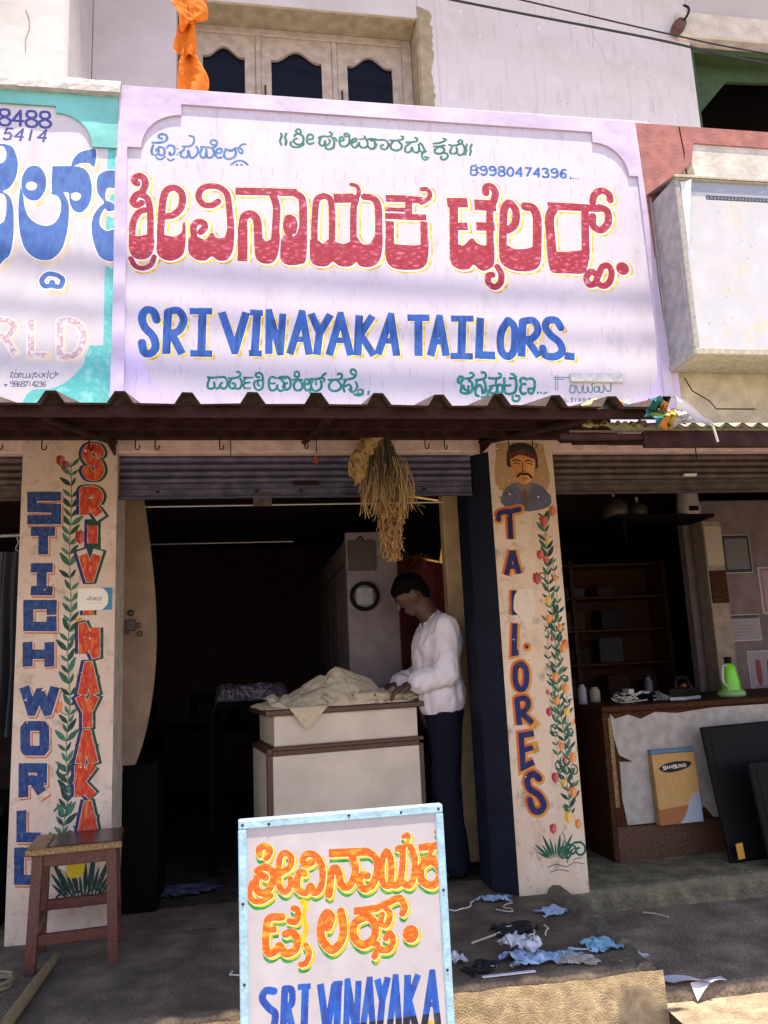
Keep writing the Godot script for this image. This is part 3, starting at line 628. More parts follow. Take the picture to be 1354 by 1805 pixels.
func pillar_tailor() -> Image:
	var w := 303
	var h := 1960
	var im := pic(w, h, Color8(212, 188, 162))
	grime(im, Color8(224, 206, 186), 0.6, 111, 0.014, 0.4, 3, 4)
	grime(im, Color8(168, 140, 116), 0.45, 112, 0.02, 0.55, 2, 4)
	# painted head and shoulders of a man in a cap
	var bg := Color8(176, 138, 96)
	paint(im, "F60 40,60 60,30 240,30 262,70 262,240 40,240", bg)
	grime(im, Color8(206, 184, 160), 0.5, 113, 0.03, 0.5, 1, 1)
	paint(im, "F5 40,300 60,250 110,215 200,215 255,245 280,300 250,330 160,345 80,335", Color8(86, 92, 112))
	paint(im, "F5 112,222 150,210 196,218 176,260 160,320 146,260", Color8(126, 112, 100))
	paint(im, "F5 148,250 164,250 172,300 160,330 146,300", Color8(110, 66, 50))
	paint(im, "F5 88,70 104,40 150,26 200,36 226,70 230,120 214,150 96,140 84,110", Color8(44, 26, 24))
	paint(im, "F5 100,96 150,84 214,100 212,160 196,200 160,222 128,206 106,160", Color8(206, 136, 72))
	paint(im, "F5 170,110 212,104 210,160 194,198 164,216 176,160", Color8(222, 158, 96))
	paint(im, "F5 92,84 150,58 222,84 218,104 150,82 98,104", Color8(84, 34, 34))
	paint(im, "S60 112,112 130,106 146,112|S60 172,114 188,108 206,116|S50 116,124 130,120 142,126|S50 174,126 188,122 202,130|S40 158,118 154,158 166,162", Color8(40, 24, 20))
	paint(im, "S110 128,184 146,170 160,174 178,172 194,188", Color8(40, 24, 22))
	paint(im, "S50 150,192 162,195 174,192", Color8(140, 60, 50))
	for k in 30: leaf(im, 50 + (k * 53) % 220, 262 + (k * 29) % 70, k * 0.9, 26, [Color8(70, 84, 110), Color8(104, 100, 112), Color8(92, 86, 70)][k % 3])
	# flowers up the other side
	vine(im, [V2(236, 360), V2(240, 520), V2(232, 700), V2(246, 860), V2(236, 1040), V2(240, 1200), V2(250, 1360), V2(244, 1520), V2(250, 1660)], 9, 40.0)
	vine(im, [V2(262, 560), V2(270, 760), V2(262, 960), V2(274, 1160), V2(268, 1380), V2(276, 1600)], 19, 26.0)
	vine(im, [V2(212, 820), V2(206, 1000), V2(216, 1180), V2(210, 1340), V2(222, 1500)], 29, 24.0)
	for f in [[236, 395, 30, 0], [206, 545, 26, 0], [250, 480, 18, 2], [268, 650, 18, 1], [226, 750, 24, 2], [222, 830, 22, 1], [270, 870, 20, 1], [276, 960, 24, 1], [230, 1080, 24, 1], [272, 1130, 24, 1], [226, 1180, 24, 1], [270, 1230, 22, 2], [232, 1370, 22, 1], [278, 1420, 26, 1], [268, 1560, 26, 1], [232, 1520, 20, 2], [238, 1660, 30, 2], [166, 1700, 24, 0], [278, 1690, 24, 1]]:
		tulip(im, f[0], f[1], f[2], [Color8(178, 48, 42), Color8(212, 124, 44), Color8(218, 170, 60)][f[3]])
	for f in [[210, 640, 22], [262, 780, 20], [220, 880, 20], [274, 1090, 20], [216, 1150, 18], [268, 1190, 20], [208, 1290, 22], [280, 1310, 20], [216, 1440, 24], [276, 1470, 24]]:
		curl(im, f[0], f[1], f[2], f[0] * 0.7, Color8(34, 84, 66))
	for k in 11: leaf(im, 140 + k * 6, 1815, -PI / 2 + (k - 5) * 0.2, 60 + (k * 31) % 50, Color8(26, 70 + (k * 11) % 30, 58), 0.07)
	for k in 3: curl(im, 206 + k * 34, 1790, 34, k * 2.1, Color8(24, 88, 66))
	paint(im, "S30 130,1846 170,1838 210,1850 250,1838 290,1846|S30 140,1866 180,1860 220,1870|S40 216,1836 214,1740 204,1716|S30 244,1834 250,1824 286,1820", Color8(34, 70, 58))
	var s := "S226 26,379 29,355 54,345 87,343 127,335|L240 79,350 76,470|L238 78,522 43,630|L238 81,522 101,625|L201 56,593 95,591|L236 72,698 65,805|L245 66,841 52,968 73,965|D152 112,944|S244 79,1017 56,1030 49,1082 60,1116 81,1120 97,1095 101,1044 86,1017|L241 50,1167 53,1271|S229 50,1164 87,1160 100,1186 83,1211 57,1218|L229 64,1218 112,1266|L241 114,1308 57,1313 55,1443 105,1424|L215 57,1374 106,1366|S263 123,1494 98,1473 72,1490 75,1529 114,1559 134,1598 115,1624 86,1616 74,1577"
	paint(im, s, Color8(206, 140, 50), 12.0)
	grime(im, Color8(212, 188, 162), 0.25, 116, 0.06, 0.5, 1, 1)
	paint(im, s, Color8(196, 92, 48), 5.0, Vector2(-4, -4))
	paint_with(im, s, streaks(w, h, [Color8(30, 34, 74), Color8(36, 44, 104), Color8(26, 28, 66)], 73, 1, 3))
	paint(im, "F24 95,696 137,692 160,701 163,755 157,811 165,854 143,872 115,863 99,817 68,786 68,752 76,718", Color8(214, 198, 178))
	grime(im, Color8(110, 90, 70), 0.5, 115, 0.03, 0.58, 2, 3)
	specks(im, Color8(100, 80, 66), 120, 3.0, 16)
	specks(im, Color8(222, 202, 180), 40, 7.0, 17)
	im.fill_rect(Rect2i(0, 0, w, 8), Color8(150, 126, 104))
	return im

func V2(x: float, y: float) -> Vector2: return Vector2(x, y)

# ---------------------------------------------------------------- figure made as one field
# bones: [a, b, ra, rb]; returns a smooth surface round all of them (surface nets)
func body_mesh(st: SurfaceTool, bones: Array, cell: float, k: float, bump := 0.0) -> void:
	var lo := Vector3(1e9, 1e9, 1e9)
	var hi := -lo
	for b in bones:
		var m: float = maxf(b[2], b[3]) + cell * 3
		for p in [b[0], b[1]]:
			lo = lo.min(p - Vector3(m, m, m))
			hi = hi.max(p + Vector3(m, m, m))
	var n := Vector3i(((hi - lo) / cell).ceil()) + Vector3i.ONE
	var f := PackedFloat32Array()
	f.resize(n.x * n.y * n.z)
	f.fill(1.0)
	var nz := FastNoiseLite.new()
	nz.seed = 12
	nz.frequency = 6.0
	for b in bones:
		var a: Vector3 = b[0]
		var d: Vector3 = b[1] - b[0]
		var dd := maxf(d.length_squared(), 1e-9)
		var r: float = maxf(b[2], b[3]) + cell * 2.5 + k
		var i0 := Vector3i(((a.min(b[1]) - Vector3(r, r, r) - lo) / cell).floor()).clamp(Vector3i.ZERO, n - Vector3i.ONE)
		var i1 := Vector3i(((a.max(b[1]) + Vector3(r, r, r) - lo) / cell).ceil()).clamp(Vector3i.ZERO, n - Vector3i.ONE)
		var ra: float = b[2]
		var rb: float = b[3]
		for z in range(i0.z, i1.z + 1):
			for y in range(i0.y, i1.y + 1):
				for x in range(i0.x, i1.x + 1):
					var p := lo + Vector3(x, y, z) * cell - a
					var t := clampf(p.dot(d) / dd, 0.0, 1.0)
					var v := (p - d * t).length() - lerpf(ra, rb, t)
					var at := x + n.x * (y + n.y * z)
					var o := f[at]
					var h := clampf(0.5 + 0.5 * (o - v) / k, 0.0, 1.0)
					f[at] = lerpf(o, v, h) - k * h * (1.0 - h)
	if bump > 0.0:
		for z in n.z:
			for y in n.y:
				for x in n.x:
					var at := x + n.x * (y + n.y * z)
					if absf(f[at]) < cell * 3:
						var p := lo + Vector3(x, y, z) * cell
						f[at] += bump * (absf(nz.get_noise_3d(p.x * 1.3, p.y * 0.55, p.z * 1.3)) * 2.0 - 0.35)
	var vert := {}
	var offs := [Vector3i(0, 0, 0), Vector3i(1, 0, 0), Vector3i(0, 1, 0), Vector3i(1, 1, 0), Vector3i(0, 0, 1), Vector3i(1, 0, 1), Vector3i(0, 1, 1), Vector3i(1, 1, 1)]
	var edges := [[0, 1], [2, 3], [4, 5], [6, 7], [0, 2], [1, 3], [4, 6], [5, 7], [0, 4], [1, 5], [2, 6], [3, 7]]
	for z in n.z - 1:
		for y in n.y - 1:
			for x in n.x - 1:
				var at := x + n.x * (y + n.y * z)
				var s := f[at] < 0.0
				if (f[at + 1] < 0.0) == s and (f[at + n.x] < 0.0) == s and (f[at + 1 + n.x] < 0.0) == s:
					var up := at + n.x * n.y
					if (f[up] < 0.0) == s and (f[up + 1] < 0.0) == s and (f[up + n.x] < 0.0) == s and (f[up + 1 + n.x] < 0.0) == s: continue
				var sum := Vector3.ZERO
				var c := 0
				for e in edges:
					var p: Vector3i = offs[e[0]]
					var q: Vector3i = offs[e[1]]
					var fp := f[at + p.x + n.x * (p.y + n.y * p.z)]
					var fq := f[at + q.x + n.x * (q.y + n.y * q.z)]
					if (fp < 0.0) != (fq < 0.0):
						sum += Vector3(p).lerp(Vector3(q), fp / (fp - fq))
						c += 1
				vert[at] = lo + (Vector3(x, y, z) + sum / c) * cell
	st.set_smooth_group(0)
	var step := [1, n.x, n.x * n.y]
	for at in vert:
		for ax in 3:
			if at + step[ax] >= f.size(): continue
			var s0 := f[at] < 0.0
			if s0 == (f[at + step[ax]] < 0.0): continue
			var u: int = step[(ax + 1) % 3]
			var w: int = step[(ax + 2) % 3]
			if not (vert.has(at - u) and vert.has(at - w) and vert.has(at - u - w)): continue
			var q := [vert[at], vert[at - u], vert[at - u - w], vert[at - w]]
			for i in ([0, 2, 1, 0, 3, 2] if s0 else [0, 1, 2, 0, 2, 3]): st.add_vertex(q[i])
	st.set_smooth_group(-1)

func hand_bones(wrist: Vector3, fwd: Vector3, up: Vector3, side: float) -> Array:
	var out := []
	var lat := fwd.cross(up).normalized() * side
	out.append([wrist, wrist + fwd * 0.045, 0.026, 0.024])
	for k in 4:
		var kn := wrist + fwd * 0.085 + lat * (k - 1.5) * 0.021
		out.append([wrist + fwd * 0.03 + lat * (k - 1.5) * 0.014, kn, 0.017, 0.012])
		var l: float = [0.038, 0.045, 0.042, 0.032][k]
		var m := kn + fwd * l * 0.9 - up * l * 0.35
		out.append([kn, m, 0.0105, 0.0095])
		var e := m + fwd * l * 0.45 - up * l * 0.6
		out.append([m, e, 0.0095, 0.008])
	var t0 := wrist + fwd * 0.02 - lat * 0.024
	var t1 := t0 + fwd * 0.03 - lat * 0.028 - up * 0.006
	out.append([t0, t1, 0.014, 0.012])
	out.append([t1, t1 + fwd * 0.034 - lat * 0.006 - up * 0.008, 0.0115, 0.009])
	return out

func build_person() -> void:
	# he stands behind the counter, facing along -x and bowed over the cloth
	var p := thing("person", "man in a white shirt and dark trousers bowed over the cloth on the counter", "person", V(1.068, 0.368, -0.53))
	var head := V(-0.14, 1.60, 0.02)
	var neck := V(-0.03, 1.46, 0.0)
	var chest := V(0.005, 1.27, 0.0)
	var waist := V(-0.01, 1.02, 0.0)
	var hip := V(0.01, 0.90, 0.0)
	var sh := [V(0.025, 1.385, 0.165), V(0.015, 1.385, -0.165)]
	var el := [V(0.0, 1.125, 0.235), V(-0.04, 1.12, -0.22)]
	var wr := [V(-0.185, 1.075, 0.185), V(-0.24, 1.06, -0.08)]
	var body := []
	var torso := [[chest + V(0, 0.03, 0.075), chest + V(0, 0.03, -0.075), 0.12, 0.12], [waist + V(0, 0, 0.06), waist + V(0, 0, -0.06), 0.115, 0.115], [chest, waist, 0.125, 0.12], [waist, hip, 0.125, 0.135], [chest + V(0.03, 0.05, 0), neck + V(0.02, -0.02, 0), 0.10, 0.06]]
	body += torso
	body.append([neck + V(0.02, -0.02, 0), head + V(0.02, -0.05, 0), 0.058, 0.052])
	for i in 2:
		body.append([chest + V(0.01, 0.1, 0), sh[i], 0.07, 0.062])
		body.append([sh[i], el[i], 0.056, 0.043])
		body.append([el[i], wr[i], 0.041, 0.028])
		var z := 0.10 if i == 0 else -0.10
		body.append([V(0.01, 0.88, z * 0.85), V(-0.005, 0.48, z), 0.085, 0.057])
		body.append([V(-0.005, 0.48, z), V(0.02, 0.07, z), 0.052, 0.038])
		body.append([V(0.02, 0.045, z), V(-0.15, 0.03, z), 0.036, 0.028])
	var st := begin()
	body_mesh(st, body, 0.016, 0.03)
	# head: skull, jaw, nose, brow, lips, ears; looking down and along -x
	var d := V(-0.80, -0.60, 0.0).normalized()
	var u := V(-0.60, 0.80, 0.0).normalized()
	var z1 := V(0, 0, 1)
	var face := [[head, head + u * 0.03, 0.085, 0.082], [head + d * 0.035, head + d * 0.04 - u * 0.05, 0.068, 0.052], [head + d * 0.055 - u * 0.085, head + d * 0.03 - u * 0.08, 0.034, 0.044],
		[head + d * 0.095 + u * 0.015, head + d * 0.118 - u * 0.026, 0.010, 0.014], [head + d * 0.082 + u * 0.03 + z1 * 0.035, head + d * 0.082 + u * 0.03 - z1 * 0.035, 0.013, 0.013],
		[head + d * 0.088 - u * 0.056 + z1 * 0.016, head + d * 0.088 - u * 0.056 - z1 * 0.016, 0.009, 0.009], [head + d * 0.084 - u * 0.07 + z1 * 0.014, head + d * 0.084 - u * 0.07 - z1 * 0.014, 0.010, 0.010],
		[head + z1 * 0.078 + u * 0.01, head + z1 * 0.084 - u * 0.03, 0.014, 0.010], [head - z1 * 0.078 + u * 0.01, head - z1 * 0.084 - u * 0.03, 0.014, 0.010],
		[head - u * 0.06 - d * 0.02, neck + V(0.0, 0.03, 0), 0.058, 0.055]]
	body_mesh(st, face, 0.006, 0.012)
	body_mesh(st, hand_bones(wr[0], V(-0.93, -0.28, -0.1).normalized(), V(-0.28, 0.95, 0), 1.0), 0.004, 0.006)
	body_mesh(st, hand_bones(wr[1], V(-0.95, -0.2, 0.1).normalized(), V(-0.2, 0.97, 0), -1.0), 0.004, 0.006)
	obj("body", st, M.skin, p)
	st = begin()
	for s in [-1, 1]:
		lathe(st, [Vector2(0.0, 0.010), Vector2(0.007, 0.007), Vector2(0.010, 0.0), Vector2(0.007, -0.007), Vector2(0.0, -0.010)], Transform3D(Basis(), head + d * 0.083 + u * 0.008 + z1 * 0.032 * s), 10)
	obj("eyes", st, M.white, p)
	st = begin()
	body_mesh(st, [[head + u * 0.035 - d * 0.012, head + u * 0.03 - d * 0.02, 0.092, 0.092], [head + u * 0.055 + d * 0.045, head + u * 0.06, 0.052, 0.075], [head - d * 0.05 - u * 0.03, head - d * 0.03 + u * 0.03, 0.062, 0.08]], 0.008, 0.02, 0.004)
	obj("hair", st, M.hair, p)
	st = begin()
	body_mesh(st, [[head + d * 0.094 - u * 0.043 + z1 * 0.024, head + d * 0.098 - u * 0.040, 0.007, 0.009], [head + d * 0.094 - u * 0.043 - z1 * 0.024, head + d * 0.098 - u * 0.040, 0.007, 0.009]], 0.004, 0.006)
	obj("moustache", st, M.hair, p)
	# shirt, hanging loose over the waist, sleeves folded back at the wrist
	var cloth := [[chest + V(0.005, 0.03, 0.085), chest + V(0.005, 0.03, -0.085), 0.135, 0.135], [waist + V(0.01, 0, 0.075), waist + V(0.01, 0, -0.075), 0.138, 0.138], [chest, waist, 0.145, 0.145], [waist + V(0.005, 0, 0.07), V(0.0, 0.985, 0.07), 0.140, 0.140], [waist + V(0.005, 0, -0.07), V(0.0, 0.985, -0.07), 0.140, 0.140], [chest + V(0.035, 0.05, 0), neck + V(0.03, -0.03, 0), 0.112, 0.072]]
	for i in 2:
		cloth.append([chest + V(0.015, 0.1, 0), sh[i], 0.088, 0.078])
		cloth.append([sh[i], el[i], 0.077, 0.066])
		cloth.append([el[i], wr[i] + (el[i] - wr[i]) * 0.22, 0.066, 0.058])
		cloth.append([wr[i] + (el[i] - wr[i]) * 0.32, wr[i] + (el[i] - wr[i]) * 0.2, 0.062, 0.064])
	st = begin()
	body_mesh(st, cloth, 0.012, 0.024, 0.02)
	obj("shirt", st, M.shirt, p)
	st = begin()
	body_mesh(st, [[neck + V(0.045, -0.012, 0.035), neck + V(-0.035, -0.05, 0.06), 0.022, 0.018], [neck + V(0.045, -0.012, -0.035), neck + V(-0.035, -0.05, -0.06), 0.022, 0.018], [neck + V(0.05, -0.005, 0.03), neck + V(0.05, -0.005, -0.03), 0.022, 0.022]], 0.007, 0.008)
	obj("collar", st, M.shirt, p)
	st = begin()
	box(st, V(-0.065, 1.17, 0.207), V(0.03, 1.29, 0.213), 0.002)
	obj("shirt_pocket", st, M.shirt, p)
	st = begin()
	var legs := [[hip + V(0, 0.05, 0.05), hip + V(0, 0.05, -0.05), 0.128, 0.128]]
	for z in [0.10, -0.10]:
		legs.append([V(0.01, 0.88, z * 0.85), V(-0.005, 0.48, z), 0.105, 0.082])
		legs.append([V(-0.005, 0.48, z), V(0.03, 0.07, z), 0.082, 0.078])
	body_mesh(st, legs, 0.016, 0.03, 0.012)
	obj("trousers", st, M.trousers, p)

# ---------------------------------------------------------------- small builders
func crumpled(w: float, h: float, lift: float, sd: int, n := 22) -> SurfaceTool:
	var nz := FastNoiseLite.new()
	nz.seed = sd
	nz.frequency = 1.0
	return sheet(n, n, func(a: float, b: float) -> Vector3:
		var x := (a - 0.5) * w
		var y := (b - 0.5) * h
		var ang := 0.5 * nz.get_noise_2d(a * 1.3 + 40.0, b * 1.3)
		x += 0.34 * w * nz.get_noise_2d(a * 1.5, b * 1.5)
		y += 0.34 * h * nz.get_noise_2d(a * 1.5 + 9.0, b * 1.5 + 5.0)
		var rise := absf(nz.get_noise_2d(x * 9.0, y * 9.0)) * 1.9 + absf(nz.get_noise_2d(x * 24.0 + 3.0, y * 24.0)) * 0.45
		return V(x * cos(ang) - y * sin(ang), 0.003 + 0.65 * lift * rise, x * sin(ang) + y * cos(ang)), true, 0.0012)

func scrap(called: String, label: String, cat: String, at: Vector3, w: float, h: float, lift: float, sd: int, m: Material, turn := 0.0, group := "scraps dropped on the step") -> void:
	var o := obj(called, crumpled(w, h, lift, sd), m)
	o.position = at
	o.rotation.y = turn
	tag(o, label, cat, group)

func thread_on_floor(called: String, label: String, pts: Array, r: float, m: Material, group := "threads on the step") -> void:
	var o := obj(called, tube(begin(), smooth_path(pts, 8), r, 5), m)
	tag(o, label, "thread", group)

func rough_block(a: Vector3, b: Vector3, amp: float, sd: int, nx: int, nz_: int) -> SurfaceTool:
	# a poured block with an uneven top and a rounded, chipped front edge
	var n := FastNoiseLite.new()
	n.seed = sd
	n.frequency = 2.2
	var m := FastNoiseLite.new()
	m.seed = sd + 3
	m.frequency = 9.0
	var d := b.z - a.z
	var hgt := b.y - a.y
	var qs := []
	for k in nz_: qs.append((d - 0.04) * k / float(nz_))
	for k in 11: qs.append(d - 0.04 + 0.008 * k)
	for k in 6: qs.append(d + 0.04 + (hgt - 0.04) * (k + 1) / 6.0)
	return sheet(nx, qs.size() - 1, func(u: float, v: float) -> Vector3:
		# along the top towards the front, then down the front
		var x := lerpf(a.x, b.x, u)
		var q: float = qs[int(round(v * (qs.size() - 1)))]
		var p: Vector3
		if q < d: p = V(x, b.y, a.z + q)
		else: p = V(x, b.y - (q - d), b.z)
		var k := clampf(1.0 - absf(q - d) / 0.04, 0.0, 1.0)
		p += V(0, -1, -1) * k * k * (0.010 + 0.012 * maxf(0.0, m.get_noise_2d(x * 0.6, 7.0)))
		var e := n.get_noise_3d(p.x, p.y, p.z) * amp + m.get_noise_3d(p.x, p.y, p.z) * amp * 0.5
		return p + (V(0, 1, 0) if q < d else V(0, 0, 1)) * e, true, 0.0, V(0, 1, 1))

func hook_at(proto: Node3D, x: float, z: float, y: float, turn: float, label: String) -> void:
	var o: Node3D = proto if not proto.has_meta("used") else proto.duplicate()
	if o != proto:
		o.remove_meta("used")
		o.name = "hanging_hook"
		add_child(o, true)
	else: proto.set_meta("used", true)
	o.position = V(x, y, z)
	o.rotation.y = turn
	tag(o, label, "hook", "iron hooks hanging under the awnings")

# ---------------------------------------------------------------- the place
func _ready() -> void:
	rng.seed = 7
	var cam := Camera3D.new()
	cam.name = "camera"
	cam.position = V(0, 1.6, 4.2)
	cam.rotation = V(deg_to_rad(10.35), deg_to_rad(-9.5), deg_to_rad(-2.6))
	cam.fov = 65.62
	cam.near = 0.05
	cam.far = 200.0
	cam.current = true
	add_child(cam)
	var env := Environment.new()
	env.background_mode = Environment.BG_SKY
	var sm := ProceduralSkyMaterial.new()
	sm.sky_top_color = Color(0.56, 0.64, 0.80)
	sm.sky_horizon_color = Color(0.93, 0.90, 0.89)
	sm.sky_curve = 0.18
	sm.ground_bottom_color = Color(0.45, 0.40, 0.34)
	sm.ground_horizon_color = Color(0.62, 0.58, 0.52)
	var sky := Sky.new()
	sky.sky_material = sm
	env.sky = sky
	env.tonemap_mode = Environment.TONE_MAPPER_LINEAR
	env.tonemap_exposure = 2.8
	env.sdfgi_enabled = true
	env.ssao_enabled = true
	env.ssil_enabled = true
	var we := WorldEnvironment.new()
	we.name = "world"
	we.environment = env
	add_child(we)
	var sun := DirectionalLight3D.new()
	sun.name = "sun"
	sun.light_energy = 1.0
	sun.light_color = Color(1.0, 0.955, 0.88)
	sun.light_angular_distance = 0.53
	sun.shadow_enabled = true
	add_child(sun)
	var to_sun := V(0.05, 0.976, 0.2165).normalized()
	sun.look_at_from_position(to_sun * 10.0, Vector3.ZERO, Vector3.BACK)
	make_textures()
	make_materials()
	dull()
	build_ground()
	build_upper_storey()
	build_fascia()
	build_shop_shell()
	build_pillars()
	build_shutters()
	build_awning()
	build_lightbox()
	build_window_and_flag()
	build_interior()
	build_counter()
	build_person()
	build_neighbour_shop()
	build_far_side_shop()
	build_board()
	build_stool()
	build_hanging()
	build_debris()
	build_cables()

func build_ground() -> void:
	var st := begin()
	var o := struct("street", panel(V(-40, 0, 40), V(40, 0, 40), V(-40, 0, -6)), M.street)
	o = struct("shop_platform", rough_block(V(-1.42, 0, -0.4), V(1.50, 0.365, 0.985), 0.004, 4, 160, 50), M.platform)
	# the front of the platform is bare plaster, dust coloured
	var nn := FastNoiseLite.new()
	nn.seed = 21
	nn.frequency = 3.0
	struct("platform_front", sheet(80, 14, func(u: float, v: float) -> Vector3:
		var x := lerpf(-1.42, 1.572, u)
		var y := lerpf(0.335 + 0.010 * nn.get_noise_2d(x * 2.0, 1.0), 0.0, v)
		return V(x, y, 0.992 + 0.008 * nn.get_noise_2d(x * 2.5, y * 2.5) + 0.02 * v), true, 0.0, V(0, 0, 1)), M.face)
	# sloping edge of the platform by the next shop
	st = begin()
	prism(st, PackedVector2Array([V2(1.46, 0.36), V2(1.475, 0.39), V2(1.50, 0.405), V2(1.535, 0.40), V2(1.56, 0.375), V2(1.60, 0.24), V2(1.46, 0.24)]), -0.01, 0.50)
	prism(st, PackedVector2Array([V2(1.462, 0.36), V2(1.477, 0.386), V2(1.50, 0.397), V2(1.53, 0.39), V2(1.553, 0.37), V2(1.592, 0.24), V2(1.462, 0.24)]), 0.50, 0.80)
	prism(st, PackedVector2Array([V2(1.464, 0.350), V2(1.48, 0.366), V2(1.50, 0.371), V2(1.525, 0.366), V2(1.545, 0.345), V2(1.58, 0.24), V2(1.464, 0.24)]), 0.80, 0.985)
	struct("platform_kerb", st, M.kerb)
	struct("lower_step", rough_block(V(1.5, 0, 0.0), V(6.0, 0.25, 0.965), 0.004, 9, 200, 40), M.step)
	struct("front_strip", rough_block(V(1.56, 0, 0.9), V(6.0, 0.20, 1.75), 0.005, 13, 200, 24), M.dusty)
	struct("side_floor", rough_block(V(1.5, 0, -4.2), V(6.0, 0.363, 0.012), 0.003, 15, 200, 60), M.sill)
	struct("far_floor", rough_block(V(-5.0, 0, -4.2), V(-1.43, 0.36, 0.98), 0.005, 17, 40, 60), M.platform)
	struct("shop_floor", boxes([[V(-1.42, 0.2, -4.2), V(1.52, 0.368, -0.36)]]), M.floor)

func build_upper_storey() -> void:
	var h := thing("upper_storey", "pale upper storey with a recessed window above the painted signs", "building")
	var z := -0.75
	var z2 := -1.05
	obj("wall", boxes([[V(-1.03, 4.7, z2), V(-0.475, 7.2, z)], [V(-0.475, 4.7, z2), V(1.245, 5.12, z)], [V(-0.475, 6.20, z2), V(1.245, 7.2, z)], [V(1.245, 4.7, z2), V(3.41, 7.2, z)], [V(3.41, 4.7, z2), V(7, 5.0, z)], [V(3.41, 6.22, z2), V(7, 7.2, z)]], 0.006), M.upper, h)
	var im := pic(700, 620, Color8(212, 203, 203))
	grime(im, Color8(200, 188, 184), 0.45, 161, 0.02, 0.5, 3, 3)
	grime(im, Color8(186, 172, 162), 0.40, 162, 0.05, 0.60, 1, 8)
	grime(im, Color8(222, 216, 214), 0.6, 163, 0.03, 0.55, 2, 2)
	paint(im, "S12 420,40 426,90 418,130 424,190 416,230|S10 424,190 440,215 452,260|S10 180,420 210,470 206,520|S8 560,300 575,340 568,400", Color8(150, 138, 130))
	specks(im, Color8(150, 136, 124), 40, 2.2, 31)
	specks(im, Color8(224, 220, 216), 30, 5.0, 32)
	obj("weathered_face", panel(V(1.38, 4.86, z + 0.003), V(3.405, 4.86, z + 0.003), V(1.38, 6.75, z + 0.003)), print_mat(im, 0.9), h)
	obj("pilaster", boxes([[V(-5, 4.7, -1.0), V(-1.032, 7.2, -0.10)]], 0.015), M.pilaster, h)
	# bare plaster round the window opening
	var n := FastNoiseLite.new()
	n.seed = 5
	n.frequency = 6.0
	var st := begin()
	var poly := PackedVector2Array([V2(1.245, 4.9)])
	for i in 40: poly.append(V2(1.34 + 0.03 * n.get_noise_1d(i * 0.35) + 0.012 * n.get_noise_1d(i * 2.0), 4.9 + i * 0.035))
	poly.append(V2(1.245, 6.3))
	prism(st, poly, z, z + 0.004)
	obj("bare_plaster", st, M.raw, h)
	obj("reveal", boxes([[V(-0.479, 5.05, z2 - 0.1), V(-0.462, 6.20, z - 0.004)], [V(1.232, 5.05, z2 - 0.1), V(1.249, 6.20, z - 0.004)], [V(-0.46, 6.185, z2 - 0.1), V(1.23, 6.205, z - 0.004)]], 0.004), M.raw, h)
	obj("beam", boxes([[V(3.30, 6.20, -1.0), V(7, 6.42, z + 0.06)]], 0.012), M.creampale, h)
	obj("roof_slab", boxes([[V(-5, 7.2, -4), V(7, 7.36, -0.04)]], 0.01), M.coping, h)
	obj("back_wall", boxes([[V(-5, 4.7, -3.6), V(7, 7.2, -3.4)], [V(-0.6, 4.7, -1.3), V(1.4, 7.2, -1.24)], [V(3.2, 4.7, -1.6), V(7, 7.2, -1.5)]]), M.dark, h)  # panel close behind the side opening is coloured dark in place of unlit depth
	st = begin()
	box(st, V(3.412, 4.98, z2), V(3.45, 6.22, z - 0.03), 0.004)
	box(st, V(3.45, 6.15, z2), V(6, 6.19, z - 0.04), 0.004)
	prism(st, PackedVector2Array([V2(3.45, 6.15), V2(5.0, 6.15), V2(5.0, 6.08), V2(3.80, 6.02), V2(3.45, 5.62)]), z2 + 0.1, z2 + 0.13)
	var sh := obj("green_shutter", st, mat(Color(0.045, 0.085, 0.022), 0.7, "plaster", 2.0), h)
	sh.set_meta("label", "weathered green frame of the dark opening")
	# floor slab behind the parapet
	struct("balcony_slab", boxes([[V(-5, 4.66, -0.76), V(7, 4.79, 0.02)]]), M.coping)

func ring_border(outer: PackedVector2Array, inner: PackedVector2Array, z0: float, z1: float, mid_y: float) -> SurfaceTool:
	# frame between two outlines, cut in halves so that each is a plain polygon
	var st := begin()
	for half in [[V2(-9, mid_y), V2(9, mid_y), V2(9, 9), V2(-9, 9)], [V2(-9, -9), V2(9, -9), V2(9, mid_y), V2(-9, mid_y)]]:
		for o in Geometry2D.intersect_polygons(outer, PackedVector2Array(half)):
			for piece in Geometry2D.clip_polygons(o, inner): prism(st, piece, z0, z1)
	return st

func round_corner(c: Vector2, r: float, a0: float, a1: float) -> Array:
	var out := []
	for k in 13:
		var a := deg_to_rad(lerpf(a0, a1, k / 12.0))
		out.append(c + V2(cos(a), sin(a)) * r)
	return out

